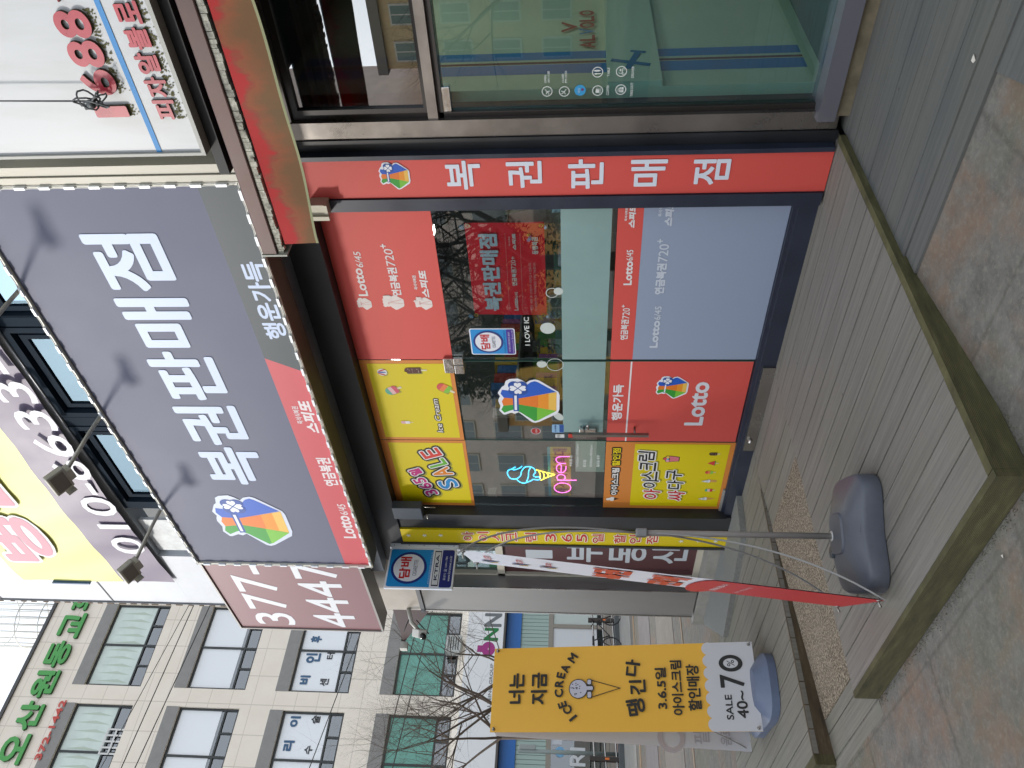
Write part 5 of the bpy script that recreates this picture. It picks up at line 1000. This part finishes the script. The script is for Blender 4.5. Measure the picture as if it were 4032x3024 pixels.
tip = B2.uv(*zf(f18, 1525, 850)); a.pline([(c_[0] - .058, b0[1] - .016), tip], .0055, DK, 11); a.pline([(c_[0] + .058, b0[1] - .016), tip], .0055, DK, 11.4)
for s_, zx0, zx1, zy0, zy1, rot in (('땡', 1590, 1780, 960, 1130, 10), ('긴', 1615, 1785, 765, 920, 1), ('다', 1575, 1725, 560, 730, -10)): a.text(s_, gb(B2, f18, zx0, zx1, zy0, zy1), DK, 16, bold=.007, rot=R(rot * .8))
yt3('3.6.5일', (1330, 1405, 390, 668), .0045); yt3('아이스크림', (1435, 1515, 342, 710), .0045); yt3('할인매장', (1540, 1630, 368, 680), .0045)
yt3('SALE', (1800, 1848, 572, 740), .0035); yt3('40~', (1872, 1948, 545, 730), .0055); yt3('7', (1762, 1925, 435, 525), .010); q = gb(B2, f13, 1752, 1912, 305, 418); a.oval(*cl(q), (q[2] - q[0]) / 2, DK, 16, ry=(q[3] - q[1]) / 2); a.oval(*cl(q), (q[2] - q[0]) / 2 * .58, 'dfe0e2', 17, ry=(q[3] - q[1]) / 2 * .62); c_ = cl(q); a.text('%', (c_[0] - .022, c_[1] - .025, c_[0] + .022, c_[1] + .025), DK, 18, bold=.001)
a.build('lettering', y2)
for a_, b_ in ((.02, .025), (w2_ - .02, .025), (.02, h2 - .025), (w2_ - .02, h2 - .025)): grom(y2, B2, a_, b_)
B3 = Pl((-6.02, 2.10, .07), (.08, .589, 0), (0, 0, 1)); up3 = Vector((.991 * .20, -.135 * .2, 1.84)); B3.v = up3.normalized(); B3.n = B3.u.cross(B3.v).normalized(); h3 = up3.length
sheet(B3, w2_, h3, mat('white_banner_back', h('d3d5da'), .5), y2, .01, 'rear_banner_sheet')
a = Art(B3); a.text('팥빙수', (.03, .30, .34, .42), 'cfccd2', 1); a.ring(.06, .58, .10, .035, 'd6ced0', 1); a.text('음료', (.03, .14, .16, .22), 'cbc8cc', 1, bold=.002); a.build('rear_print', y2)
h2b = Vector((c2[0], c2[1], 1.06))
for pl_, hh_ in ((B2, h2), (B3, h3)):
    for a_, b_ in ((.02, .025), (w2_ - .02, .025), (.02, hh_ - .025), (w2_ - .02, hh_ - .025)): arm(y2, h2b, pl_.pt(a_, b_, -.01), Vector((0, 0, .12 if b_ > 1 else -.1)))

# ================================================================== the far building across the side street
FX = -26.0; FB = PX(FX)
fb = thing('office_building', 'cream stone office building with green lettering under its roof edge', 'building', (FX - 3, 12, 0))
t = NT('cream_stone_panels'); x, y, z = t.sep(); n1 = t.noise(1.2, det=5); n2 = t.noise(9, det=5)
ly = t.math('ABSOLUTE', t.math('SUBTRACT', t.math('FRACT', t.math('MULTIPLY', t.math('ADD', y, .37), 1 / .985)), .5)); lz = t.math('ABSOLUTE', t.math('SUBTRACT', t.math('FRACT', t.math('MULTIPLY', t.math('ADD', z, .2), 1 / .745)), .5))
g_ = t.ramp(t.math('MINIMUM', ly, lz), [(.008, 1.0), (.022, 0.0)]); c = t.mix(t.ramp(n1, [(.35, 0.0), (.7, .5)]), h('f4eadb'), h('e8ddca')); c = t.mix(t.math('MULTIPLY', n2, .10), c, h('a39a8e')); c = t.mix(t.math('MULTIPLY', g_, .38), c, h('94887c')); STN = t.out(c, .75)
BAYS = [(-2.7, .3), (.45, 3.0 - .05)] ; BAYS = [(-.55, 2.5), (3.15, 6.2), (6.8, 9.83), (10.46, 13.5), (14.1, 17.15), (17.75, 20.8)]
FLO = [(5.3, 7.38), (8.87, 10.96), (12.45, 14.53), (16.15, 18.18)]
YA, YB_ = -1.2, 24.0; RZ = 20.54
b = MB(); dep = .35
zc = [5.03] + [v for p in FLO for v in p] + [RZ]
for k in range(0, len(zc), 2): b.box(FX - dep, FX, YA, YB_, zc[k], zc[k + 1])
ycs = [YA] + [v for p in BAYS for v in p] + [YB_]
for z0_, z1_ in FLO:
    for k in range(0, len(ycs), 2): b.box(FX - dep, FX, ycs[k], ycs[k + 1], z0_, z1_)
b.box(FX - 14, FX - dep, YB_ - .3, YB_, -.3, RZ); b.box(FX - 14, FX - dep, YA, YA + .3, -.3, RZ); b.box(FX - 14, FX - dep - .0, YA + .3, YB_ - .3, RZ - .3, RZ - .01)
b.build('wall', STN, fb)
b = MB(); b.box(FX - .4, FX + .06, YA - .05, YB_ + .05, RZ, RZ + .12); b.build('roof_edge', mat('dark_roof_edge', h('4a4a4a'), .6), fb)
GGB = mat('grey_granite_band', h('8b8985'), .6, noise=(3, .1))
for z0_, z1_ in FLO:
    for ya, yb in BAYS: b = MB(); b.box(FX, FX + .012, ya, yb, z1_, z1_ + .44); b.build('lintel_band', GGB, fb)
DF = mat('dark_window_frame', h('2b2f2e'), .4); WGF = glass('mint_glass', (.55, .72, .68), 1.9, add=.12); BLI = mat('roller_blind', h('d5e2da'), .8, noise=(2.5, .08)); WHITE = mat('white_film_and_mirrored_sky', h('f0f3f5'), .6); TEAL = mat('teal_window_film', h('6aa898'), .4, noise=(.8, .15)); ROOM = mat('far_room', h('4a5250'), .9)
b = MB(); b.box(FX - 2.6, FX - 2.5, YA + .3, YB_ - .3, 0, RZ - .4); [b.box(FX - 2.5, FX - dep, YA + .3, YB_ - .3, z_, z_ + .2) for z_ in (4.2, 8.0, 11.6, 15.2)]; b.build('inner_wall', ROOM, fb)
for fi, (z0_, z1_) in enumerate(FLO):
    for bi, (ya, yb) in enumerate(BAYS):
        ym = (ya + yb) / 2 - .02; b = MB(); xf = FX - .16; t1 = .07
        b.box(xf, xf + .08, ya, yb, z0_, z0_ + t1); b.box(xf, xf + .08, ya, yb, z1_ - t1, z1_); b.box(xf, xf + .08, ya, ya + t1, z0_ + t1, z1_ - t1); b.box(xf, xf + .08, yb - t1, yb, z0_ + t1, z1_ - t1); b.box(xf, xf + .08, ym - .035, ym + .035, z0_ + t1, z1_ - t1)
        zt2 = z0_ + .48
        for s0, s1 in ((ya + t1, ym - .035), (ym + .035, yb - t1)): b.box(xf, xf + .08, s0, s1, zt2 - .03, zt2 + .03)
        for s0, s1 in ((ya + t1, ym - .035), (ym + .035, yb - t1)): b.box(xf + .001, xf + .079, (s0 + s1) / 2 - .03, (s0 + s1) / 2 + .03, z0_ + t1, zt2 - .03)
        w = b.build('window', DF, fb)
        g2 = MB(); g2.add([(xf + .03, ya + t1, z0_ + t1), (xf + .03, yb - t1, z0_ + t1), (xf + .03, yb - t1, z1_ - t1), (xf + .03, ya + t1, z1_ - t1)], [(0, 1, 2, 3)]); g2.build('pane', WGF, w)
        m_ = {3: BLI, 2: WHITE, 1: WHITE, 0: TEAL}[fi]; bl = MB(); lo_ = {3: .5, 2: .62, 1: .5, 0: .5}[fi]
        bl.box(xf + .034, xf + .040, ya + t1, yb - t1, z0_ + lo_, z1_ - t1); bl.build('window_cover' if fi > 1 else 'window_film', m_, w)  # white row below the roller blinds: mirrored sky painted as a sheet
        if fi == 3:
            pb = MB(); rr = random.Random(bi)
            for k in range(10): yy = ya + .15 + k * .28; pb.add([(xf + .043, yy, z0_ + .6), (xf + .043, yy + .12, z0_ + .9 + rr.random() * .4), (xf + .043, yy + .05, z0_ + 1.8)], [(0, 1, 2)])
            pb.build('blind_pattern', mat('leaf_print', h('bfcdbd'), .8), w)
gq = PX(FX - .07); g_ = gb(gq, f10, 820, 960, 1352, 1548); a = Art(gq)
for k in range(5): y_ = g_[0] + (g_[2] - g_[0]) * k / 4; a.rect(y_ - .03, g_[1], y_ + .03, g_[3], 'f2f2ee', 2)
for k in range(3): z_ = g_[1] + (g_[3] - g_[1]) * k / 2; a.rect(g_[0] - .03, z_ - .03, g_[2] + .03, z_ + .03, 'f2f2ee', 4)
a.build('window_grid', fb)
# window writing
WA = PX(FX - .112)
a = Art(WA)
for ch, q, c_ in (('리', (430, 518, 1440, 1525), '4d7296'), ('이', (485, 566, 1248, 1335), '4d7296'), ('비', (563, 645, 925, 997), '4d7296'), ('인', (610, 728, 748, 828), '4d7296'), ('후', (652, 740, 612, 665), '4d7296'), ('수', (600, 665, 1482, 1550), '2c3136'), ('술', (657, 725, 1242, 1308), '2c3136'), ('센', (722, 792, 950, 1010), '2c3136'), ('터', (777, 840, 745, 797), '2c3136')):
    a.text(ch, gb(WA, f11, *q), c_, 6, bold=.035 if c_ == '4d7296' else .012)
a.build('window_lettering', fb)
RA = PX(FX + .0); a = Art(RA); GRM = mat('green_letter', h('4aa04c'), .5); GRS = mat('green_letter_side', h('2a5e30'), .6)
q = bx(RA, f10, (100, 1640), (590, 415), (35, 1480), (225, 1480)); w_ = (q[2] - q[0]) / 5
for k, ch in enumerate('오산원동교회'): a.text(ch, (q[0] + w_ * k + .0, q[1], q[0] + w_ * (k + .9), q[3]), GRM, 2, bold=.055, depth=.09, dside=GRS)
a.text('372-1442', bx(RA, f10, (300, 1600), (490, 1123), (472, 1150), (525, 1150)), mat('red_letter', h('c4453a'), .5), 2, bold=.035, depth=.04)
a.build('roof_lettering', fb)
# ground floor of the far building
FO = thing('pharmacy_front', 'pharmacy shopfront with white signboard, blue band and big coloured letters', 'shopfront', (FX, 12, 0))
b = MB(); b.box(FX - .1, FX + .35, 2, 16, 3.75, 5.02); b.build('signboard', mat('white_signboard', h('e4e5e4'), .5), FO); b = MB(); b.box(FX - .1, FX + .36, 2, 16, 3.68, 3.749); b.build('signboard_base', mat('dark_sign_base', h('4f4a45'), .6), FO)
SA = PX(FX + .352); a = Art(SA)
def go(f, q): return gb(SA, f, *q)
q = go(f18, (105, 268, 378, 525)); a.ring(*cl(q), (q[2] - q[0]) / 2, .22, 'b43a8c', 3, ry=(q[3] - q[1]) / 2 * .84); a.rect(cl(q)[0] - .12, q[3] - .12, cl(q)[0] + .12, q[3] + .1, 'b43a8c', 2)
a.text('N', go(f18, (145, 290, 238, 368)), '1f8a4a', 3, bold=.07); a.text('N', go(f18, (150, 325, 90, 228)), '7d8284', 3, bold=.07); qn = go(f18, (150, 325, 90, 228)); w_ = qn[2] - qn[0]
for k, ch in enumerate('URI'): a.text(ch, (qn[2] + .25 + k * (w_ + .25), qn[1], qn[2] + .25 + k * (w_ + .25) + (w_ if ch != 'I' else .2), qn[3]), ('7d8284', 'd07a2a', '1f8a4a')[k], 3, bold=.07)
a.text('WELLBEING GROUP', bx(SA, f18, (210, 1180), (210, 600), (178, 1000), (212, 1000)), '8a8c8c', 3, bold=.012); a.build('lettering', FO)
b = MB(); b.box(FX - .05, FX + .05, 2, 16, 3.16, 3.67); b.build('blue_band', mat('blue_band', h('1c66b0'), .4), FO)
b = MB(); [b.box(FX - .02 - (k % 2) * .02, FX + .0, 2 + k * .14, 2.125 + k * .14, 2.2, 3.16) for k in range(100)]; b.build('vertical_blind', mat('mint_blind', h('9fb3aa'), .7), FO)
b = MB(); b.box(FX - .06, FX + .04, 2, 16, 2.04, 2.2); [b.box(FX - .06, FX + .04, y_, y_ + .14, .3, 2.04) for y_ in (5.2, 7.5, 9.6, 11.1, 13.0, 15.0)]; b.box(FX - .06, FX + .04, 2, 16, .2, .3); b.build('frame', mat('taupe_frame', h('8b8579'), .5), FO)
b = MB(); b.box(FX - .03, FX, 11.24, 13.0, .5, 2.04); b.build('white_panel', mat('white_panel', h('cdd0d0'), .5), FO); b = MB(); b.box(FX - .03, FX, 13.14, 15, .5, 2.04); b.build('notice_panel', mat('notice_panel', h('b9c2bc'), .5), FO)
b = MB(); b.add([(FX, 5.3, .3), (FX, 11.1, .3), (FX, 11.1, 2.04), (FX, 5.3, 2.04)], [(0, 1, 2, 3)]); b.build('door_glass', WGF, FO)
a = Art(PX(FX + .01)); q = bx(a.pl, f18, (1380, 1720), (1330, 1580), (1150, 1600), (1390, 1640)); a.text('ONNURI', (q[2] - 2.6, .95, q[2] + .35, 1.45), 'dfe3e3', 2, bold=.03); a.oval(q[2] + .2, 1.75, .16, '7fb7dc', 2); a.rect(9.05, 1.7, 9.35, 2.0, 'd6dade', 2); a.rect(9.2, 1.35, 9.6, 1.6, 'd8cf7a', 2); a.build('door_lettering', FO)
q = go(f11, (1722, 1840, 605, 735)); b = MB(); b.box(FX + .02, FX + .35, q[0], q[2], q[1], q[3]); ac = b.build('body', mat('white_metal', h('bfc2bd'), .5), None)
acu = thing('air_conditioner', 'white slatted air conditioner unit on the wall under the teal window', 'air conditioner', (FX, (q[0] + q[2]) / 2, q[1])); bpy.data.objects.remove(ac)
b = MB(); b.box(FX + .02, FX + .35, q[0], q[2], q[1], q[3]); b.build('body', MATS['white_metal'], acu); b = MB(); [b.box(FX + .351, FX + .36, q[0] + .06, q[2] - .06, q[1] + .07 + k * .085, q[1] + .10 + k * .085) for k in range(11) if q[1] + .1 + k * .085 < q[3]]; b.build('grille', mat('grille_dark', h('4a4f4e'), .6), acu)
b = MB(); b.box(FX - .1, FX + .05, YA, YB_, -.3, .19); b.build('base_course', mat('grey_base', h('8a857c'), .8), fb)
# lattice ornament on the roof
lt = thing('roof_lattice', 'round white lattice of thin bars standing on the far roof', 'ornament', (-27.5, 13.3, 20.5)); LM = mat('lattice_white', h('d5d6d2'), .5)
b = MB()
for k in range(22): t_ = 2 * math.pi * k / 22; x, y = -27.3 + .95 * math.cos(t_), 13.35 + .95 * math.sin(t_); b.tube([(x, y, 20.6), (x, y, 24.6)], .028, 5)
b.build('bars', LM, lt)
for z_ in (21.3, 22.2, 23.4): b = MB(); b.tube([(-27.3 + .97 * math.cos(.3 * k), 13.35 + .97 * math.sin(.3 * k), z_) for k in range(22)], .022, 6, False); b.build('hoop', LM, lt)
# planter strip, curb, coloured paving
def strip(nm, x0, x1, z, col, y0=-60, y1=80, nz=(4, .15)): b = MB(); b.box(x0, x1, y0, y1, -.4, z); return struct(b.build(nm, mat('paving_' + col, h(col), .85, noise=nz)))
strip('brick_strip', FX + .05, -24.6, -.02, '8f7870'); strip('curb', -24.3, -23.6, .02, '55595a'); strip('paving', -23.2, -19.0, -.10, '8c8983'); strip('paving_line', -18.2, -17.9, -.105, '927c62'); strip('paving', -16.6, -14.3, -.105, '77716f', 3.4, 12); strip('paving', -13.2, -11.0, -.108, '7d766d'); strip('paving_line', -10.2, -10.1, -.106, '8c7b68')
# steel barrier: posts and three wavy rails
for y_, lb in ((12.31, 'dark post of the steel barrier near the silver column'), (8.0, 'dark post of the steel barrier left of the yellow banner'), (16.6, 'dark post of the steel barrier at its right end'), (3.7, 'dark post of the steel barrier at its left end')):
    p_ = thing('barrier_post', lb, 'barrier', (-24, y_, -.1), 'posts of the steel barrier'); b = MB(); b.box(-24.06, -23.94, y_ - .06, y_ + .06, -.1, .86); b.build('post', mat('dark_bronze', h('3b332f'), .5, .3), p_); b = MB(); b.box(-23.938, -23.93, y_ - .03, y_ + .03, .3, .42); b.build('reflector', mat('orange_reflector', h('d9722c'), .4), p_)
for z_, lb in ((.72, 'top wavy steel rail of the barrier'), (.40, 'middle wavy steel rail of the barrier'), (.08, 'bottom wavy steel rail of the barrier')):
    b = MB(); b.tube([(-24, 3.7 + k * .2, z_ + .035 * math.sin(2 * math.pi * (k * .2) / 4.3)) for k in range(65)], .028, 8); tag(b.build('barrier_rail', STEEL), lb, 'rail', 'rails of the steel barrier')
sp = thing('sign_post', 'grey steel sign post with small oval plate left of the yellow banner', 'post', (-24.5, 8.1, -.1)); Ppx = PX(-24.5); yq = Ppx.uv(2200, 2962)[0]
b = MB(); b.tube([(-24.5, yq, -.1), (-24.5, yq, Ppx.uv(2040, 2962)[1])], .06, 10); b.build('post', mat('grey_green_post', h('7c8581'), .5), sp); q = gb(Ppx, f18, 500, 670, 1428, 1480); b = MB(); b.box(-24.44, -24.40, q[0], q[2], q[1], q[3]); b.build('plate', mat('post_plate', h('8f9592'), .5), sp, bevel=.02)
# small bicycle leaning at the barrier
bk = thing('bicycle', 'black bicycle parked at the steel barrier, half hidden by the yellow banner', 'bicycle', (-22.6, 11.2, -.1)); BKM = mat('black_rubber', h('1b1c1e'), .6)
for y_ in (10.75, 11.75): b = MB(); b.tube([(-22.6, y_ + .3 * math.cos(.3 * k), .2 + .3 * math.sin(.3 * k)) for k in range(22)], .02, 6, False); w = b.build('wheel', BKM, bk); b = MB(); [b.tube([(-22.6, y_, .2), (-22.6, y_ + .29 * math.cos(k * .785), .2 + .29 * math.sin(k * .785))], .004, 4) for k in range(8)]; b.build('spokes', STEEL, w)
b = MB(); b.tube([(-22.6, 11.75, .2), (-22.6, 11.55, .65), (-22.6, 11.1, .25), (-22.6, 10.75, .2), (-22.6, 10.98, .62), (-22.6, 11.55, .62)], .018, 6); b.tube([(-22.6, 11.1, .25), (-22.6, 10.95, .7)], .018, 6); b.build('frame', BKM, bk)
b = MB(); b.obox((-22.6, 10.93, .74), (1, 0, 0), (0, 1, 0), (0, 0, 1), .14, .26, .06); b.build('saddle', BKM, bk, bevel=.02); b = MB(); b.tube([(-22.85, 11.5, .8), (-22.6, 11.55, .7), (-22.35, 11.5, .8)], .014, 6); b.build('handlebar', BKM, bk)
# CCTV camera and brown canopy at the corner of the building
CQ = mat('white_camera_plastic', h('b9b8b0'), .4); cv = thing('security_camera', 'small white security camera on a bracket at the building corner under the maroon sign', 'camera', (-7.6, 3.85, 3.0))
b = MB(); b.tube([(-7.45, 3.9, 3.06), (-7.52, 3.78, 3.02), (-7.58, 3.72, 2.94)], .022, 8); b.build('bracket', CQ, cv); b = MB(); b.obox((-7.55, 3.68, 2.93), (.5, -.3, -.35), (.3, .9, 0), (0, 0, 1), .20, .085, .085); b.build('housing', CQ, cv, bevel=.01); b = MB(); b.tube([(-7.49, 3.63, 2.88), (-7.47, 3.60, 2.865)], .03, 12); b.build('lens', mat('black_lens', (.01, .01, .012), .1), cv)
for kk, (dx, dz) in enumerate(((.05, .10), (.02, -.16))): b = MB(); b.tube([(-7.5, 3.8, 3.02 + dz * .3), (-7.62 + dx, 3.7, 3.0 + dz)], .006, 5); b.build('antenna', BLK, cv)
cn = thing('side_canopy', 'dark brown canopy box on the side wall beyond the building corner', 'canopy', (-8, 5, 3)); CPL = PY(3.98); tri = [CPL.uv(1547, 2400), CPL.uv(1690, 2405), CPL.uv(1590, 2532)]; b = MB(); vs = [(x_, 3.98, z_) for x_, z_ in tri] + [(x_, 6.5, z_) for x_, z_ in tri]; b.add(vs, [(0, 1, 2), (5, 4, 3), (0, 3, 4, 1), (1, 4, 5, 2), (2, 5, 3, 0)]); b.build('body', mat('dark_brown_canopy', h('3a2729'), .5), cn)
b = MB(); q = tri[2]; b.box(q[0] - .03, q[0] + .04, 3.9, 3.98, q[1] - .05, q[1] + .03); b.build('end_lamp', CQ, cn)

# ================================================================== trees
BARK = mat('grey_brown_bark', h('54483e'), .9, noise=(12, .25)); BARKD = mat('dark_bark', h('2c2723'), .9, noise=(12, .25))
def bare_tree(label, x, y, height, seed, group='bare trees along the street', fork=.45, m=None, spread=.55, thick=.11, levels=6, zb=GZ):
    rr = random.Random(seed); tr_ = thing('bare_tree', label, 'tree', (x, y, zb), group); T_ = MB(); Bm = MB(); m = m or BARK
    def grow(p, d, ln, r, lv, mb):
        n = 4 if lv > 1 else 3; pts = [p]; rs = [r]; q = p.copy(); dd = d.copy()
        for k in range(n):
            dd = (dd + Vector((rr.gauss(0, .13), rr.gauss(0, .13), rr.gauss(.02, .08)))).normalized(); q = q + dd * ln / n; pts.append(q.copy()); rs.append(r * (1 - .45 * (k + 1) / n))
        mb.tube(pts, rs, 7 if lv > 3 else (5 if lv > 1 else 3), caps=False)
        if lv == 0: return
        nb = rr.choice((3, 4)) if lv > 1 else rr.choice((2, 3, 4))
        for k in range(nb):
            t_ = rr.uniform(.45, 1) if k else 1.0; i = min(int(t_ * n), n); a_ = rr.uniform(0, 6.28); side = dd.orthogonal().normalized(); side = Matrix.Rotation(a_, 3, dd) @ side
            nd = (dd * (1 - spread * (.6 if k == 0 else 1)) + side * spread * (.45 if k == 0 else 1.0) + Vector((0, 0, .10))).normalized()
            grow(pts[i], nd, ln * rr.uniform(.6, .82), rs[i] * rr.uniform(.55, .75), lv - 1, Bm)
    base_p = Vector((x, y, zb)); top = base_p + Vector((rr.gauss(0, .05), rr.gauss(0, .05), height * fork))
    T_.tube([base_p, base_p + Vector((.01, .02, height * fork * .4)), top], [thick * 1.35, thick * 1.05, thick * .85], 10); T_.build('trunk', m, tr_)
    for k in range(4): a_ = k * 1.6 + rr.random(); grow(top, Vector((math.cos(a_) * .6, math.sin(a_) * .6, .75)).normalized(), height * .24, thick * .6, levels - 2, Bm)
    Bm.build('branches', m, tr_); return tr_
bare_tree('bare grey street tree with twiggy crown behind the yellow banner', -17.4, 6.75, 7.0, 21, fork=.45, thick=.05, levels=7, spread=.66)
bare_tree('bare street tree whose twigs cross the coloured letters near the silver column', -17.8, 7.9, 6.6, 5, fork=.42, thick=.045, levels=7)
bare_tree('bare thin tree at the left edge before the office building', -17.2, 6.15, 6.6, 33, fork=.45, thick=.05, levels=7)
# overhead cables
WR = mat('black_wire', h('3a3a37'), .6)
for k, (p, q, r_, sg, lb) in enumerate((((762, 2384), (477, 3024), .014, .15, 'black overhead cable crossing the upper windows of the office building'), ((827, 2384), (531, 3024), .014, .2, 'second black overhead cable just below the first one'), ((741, 2388), (572, 2700), .010, .1, 'thin overhead wire beside the thick black cables'), ((1417, 2500), (1297, 2816), .012, .1, 'thin overhead wire passing the white lettered windows'), ((1700, 2414), (1546, 3024), .014, .1, 'overhead wire in front of the teal windows'), ((1655, 2414), (1500, 3024), .014, .1, 'overhead wire above the one crossing the teal windows'))):
    P0, P1 = PX(-20).uv(*p), PX(-20).uv(*q); ya, yb = -4.0, 22.0; zz = lambda y_: P0[1] + (P1[1] - P0[1]) * (y_ - P0[0]) / (P1[0] - P0[0]); b = MB()
    b.tube([(-20, ya + (yb - ya) * i / 24, zz(ya + (yb - ya) * i / 24) - sg * 0) for i in range(25)], r_, 5); tag(b.build('overhead_cable', WR), lb, 'cable', 'overhead cables before the office building')

# ================================================================== street behind the camera (seen in the shop glass)
rd = MB(); rd.box(-90, 60, -15, -7.5, -.3, -.105); struct(rd.build('road', ASPH))
def block(label, x0, x1, y0, y1, hh, col, wcol, nx, nz, cat='building'):
    B = thing('apartment_building', label, cat, ((x0 + x1) / 2, y1, 0)); b = MB(); b.box(x0, x1, y0, y1, -.3, hh); b.build('wall', mat('render_' + col, h(col), .8, noise=(1.5, .1)), B)
    b = MB(); b.box(x0 - .2, x1 + .2, y0, y1 + .25, hh, hh + .5); b.build('roof', mat('render_trim', h('7a7064'), .8), B)
    dx = (x1 - x0) / nx; dz = (hh - 1) / nz; fm = mat('pale_frames', h('c9c2b2'), .6); gm = mat('dark_panes_' + wcol, h(wcol), .15)
    for i in range(nx):
        for k in range(nz):
            xa = x0 + dx * (i + .22); za_ = 1.0 + dz * (k + .2); b = MB(); b.box(xa, xa + dx * .56, y1, y1 + .12, za_, za_ + dz * .6); w = b.build('window', fm, B)
            b = MB(); b.box(xa + .08, xa + dx * .28 - .03, y1 + .121, y1 + .125, za_ + .08, za_ + dz * .6 - .08); b.build('pane', gm, w); b = MB(); b.box(xa + dx * .28 + .03, xa + dx * .56 - .08, y1 + .121, y1 + .125, za_ + .08, za_ + dz * .6 - .08); b.build('pane', gm, w)
    return B
block('tan apartment block mirrored in the pizza shop door', -17, -6.5, -40, -30, 10.5, 'c9ad80', '6f8078', 6, 4)
block('orange brick building mirrored at the right of the pizza shop door', -5.5, 6, -36, -26, 8.5, 'c98a58', '6f7a78', 4, 3)
block('pale pinkish building mirrored in the lottery shop windows', -52, -19.5, -36, -24, 21.5, 'dccabd', '8a8f90', 10, 7)  # made tall and wide to keep sun off the deck and lower shopfront
block('low ochre shop building mirrored behind the hanging poster', -30, -21, -22.5, -18, 4.6, 'd8a45c', '6f7a7a', 4, 2)
bare_tree('bare tree across the road, nearest to the lottery shop', -9.5, -4.6, 7.5, 4, fork=.28, m=BARKD, thick=.17, levels=7, spread=.6, group='bare trees across the road')
bare_tree('bare tree across the road mirrored in the glass door', -15.5, -9.0, 7.5, 14, fork=.3, m=BARKD, thick=.15, levels=7, group='bare trees across the road')
bare_tree('bare tree across the road mirrored in the pizza shop door', -6.6, -12.0, 7.0, 9, fork=.35, m=BARKD, thick=.12, levels=7, group='bare trees across the road')
EV = mat('evergreen_needles', h('1f2c1c'), .8, noise=(6, .4))
def evergreen(label, x, y, hh, seed):
    rr = random.Random(seed); T_ = thing('pine_tree', label, 'tree', (x, y, GZ), 'evergreens across the road'); b = MB(); b.tube([(x, y, GZ), (x + .1, y, hh * .8)], [.16, .05], 8); b.build('trunk', BARKD, T_); b = MB()
    cl_ = [(rr.uniform(-1.5, 1.5), rr.uniform(-1.5, 1.5), rr.uniform(.35, 1) * hh, rr.uniform(.5, 1.1)) for _ in range(22)]
    for cx_, cy_, cz_, r_ in cl_:
        k_ = 1.25 - cz_ / hh * .8; cx_ *= k_; cy_ *= k_
        for _ in range(170):
            v = Vector((rr.gauss(0, 1), rr.gauss(0, 1), rr.gauss(0, .6))).normalized() * r_ * rr.random() ** .4; c = Vector((x + cx_, y + cy_, cz_)) + v; d = Vector((rr.gauss(0, 1), rr.gauss(0, 1), rr.gauss(0, 1))).normalized() * .13; e = d.orthogonal() * .5; b.add([c - d, c + d, c + e], [(0, 1, 2)])
    b.build('crown', EV, T_)
evergreen('dark evergreen across the road, left of the pair', -20.5, -13.0, 5.6, 1); evergreen('dark evergreen across the road, right of the pair', -24.5, -17.0, 6.0, 2); evergreen('shorter dark evergreen across the road behind the bare trees', -17.0, -14.5, 4.6, 3)
up = thing('utility_pole', 'concrete utility pole across the road mirrored in the fanlight', 'pole', (-5.6, -8.5, GZ)); b = MB(); b.tube([(-5.6, -8.5, GZ), (-5.6, -8.5, 9.5)], [.17, .12], 12); b.build('pole', mat('concrete_pole', h('8f8a78'), .8), up); b = MB(); b.tube([(-5.45, -8.3, 3.0), (-5.45, -8.3, 7.5)], .04, 8); b.build('conduit', mat('conduit', h('8f8a78')), up)
for z_ in (7.0, 7.6): b = MB(); b.tube([(-60, -8.9, z_), (-5.6, -8.5, z_ - .3), (30, -8.2, z_)], .02, 5); tag(b.build('overhead_cable', WR), 'overhead wire along the road, ' + ('upper' if z_ > 7.3 else 'lower') + ' of the two on the concrete pole', 'cable')
# litter
rr = random.Random(9); PAP = mat('paper_scrap', h('c9c2b6'), .8)
for k, (px, py, zz, lb) in enumerate(((3795, 533, -.112, 'torn beige paper scrap on the concrete by the right deck'), (3836, 232, -.028, 'dry pale leaf lying on the dark deck boards'), (3950, 2190, -.112, 'small white chip on the concrete below the deck corner'), (3625, 2410, -.112, 'white chip on the concrete left of the deck corner'))):
    r_ = ray(px, py); tt_ = (zz - HC) / r_.z; p = Vector((0, 0, HC)) + r_ * tt_; s_ = .013 if k < 2 else .006; an = rr.uniform(0, 3); c_, n_ = math.cos(an), math.sin(an); b = MB(); b.add([(p.x + s_ * (u * c_ - v * n_), p.y + s_ * (u * n_ + v * c_), zz + w) for u, v, w in ((-1, -.6, .001), (1, -.7, .004), (1.2, .5, .001), (.1, .8, .006), (-.9, .6, .002))], [(0, 1, 2, 3, 4)]); tag(b.build('paper_scrap' if k != 1 else 'dry_leaf', PAP), lb, 'litter')
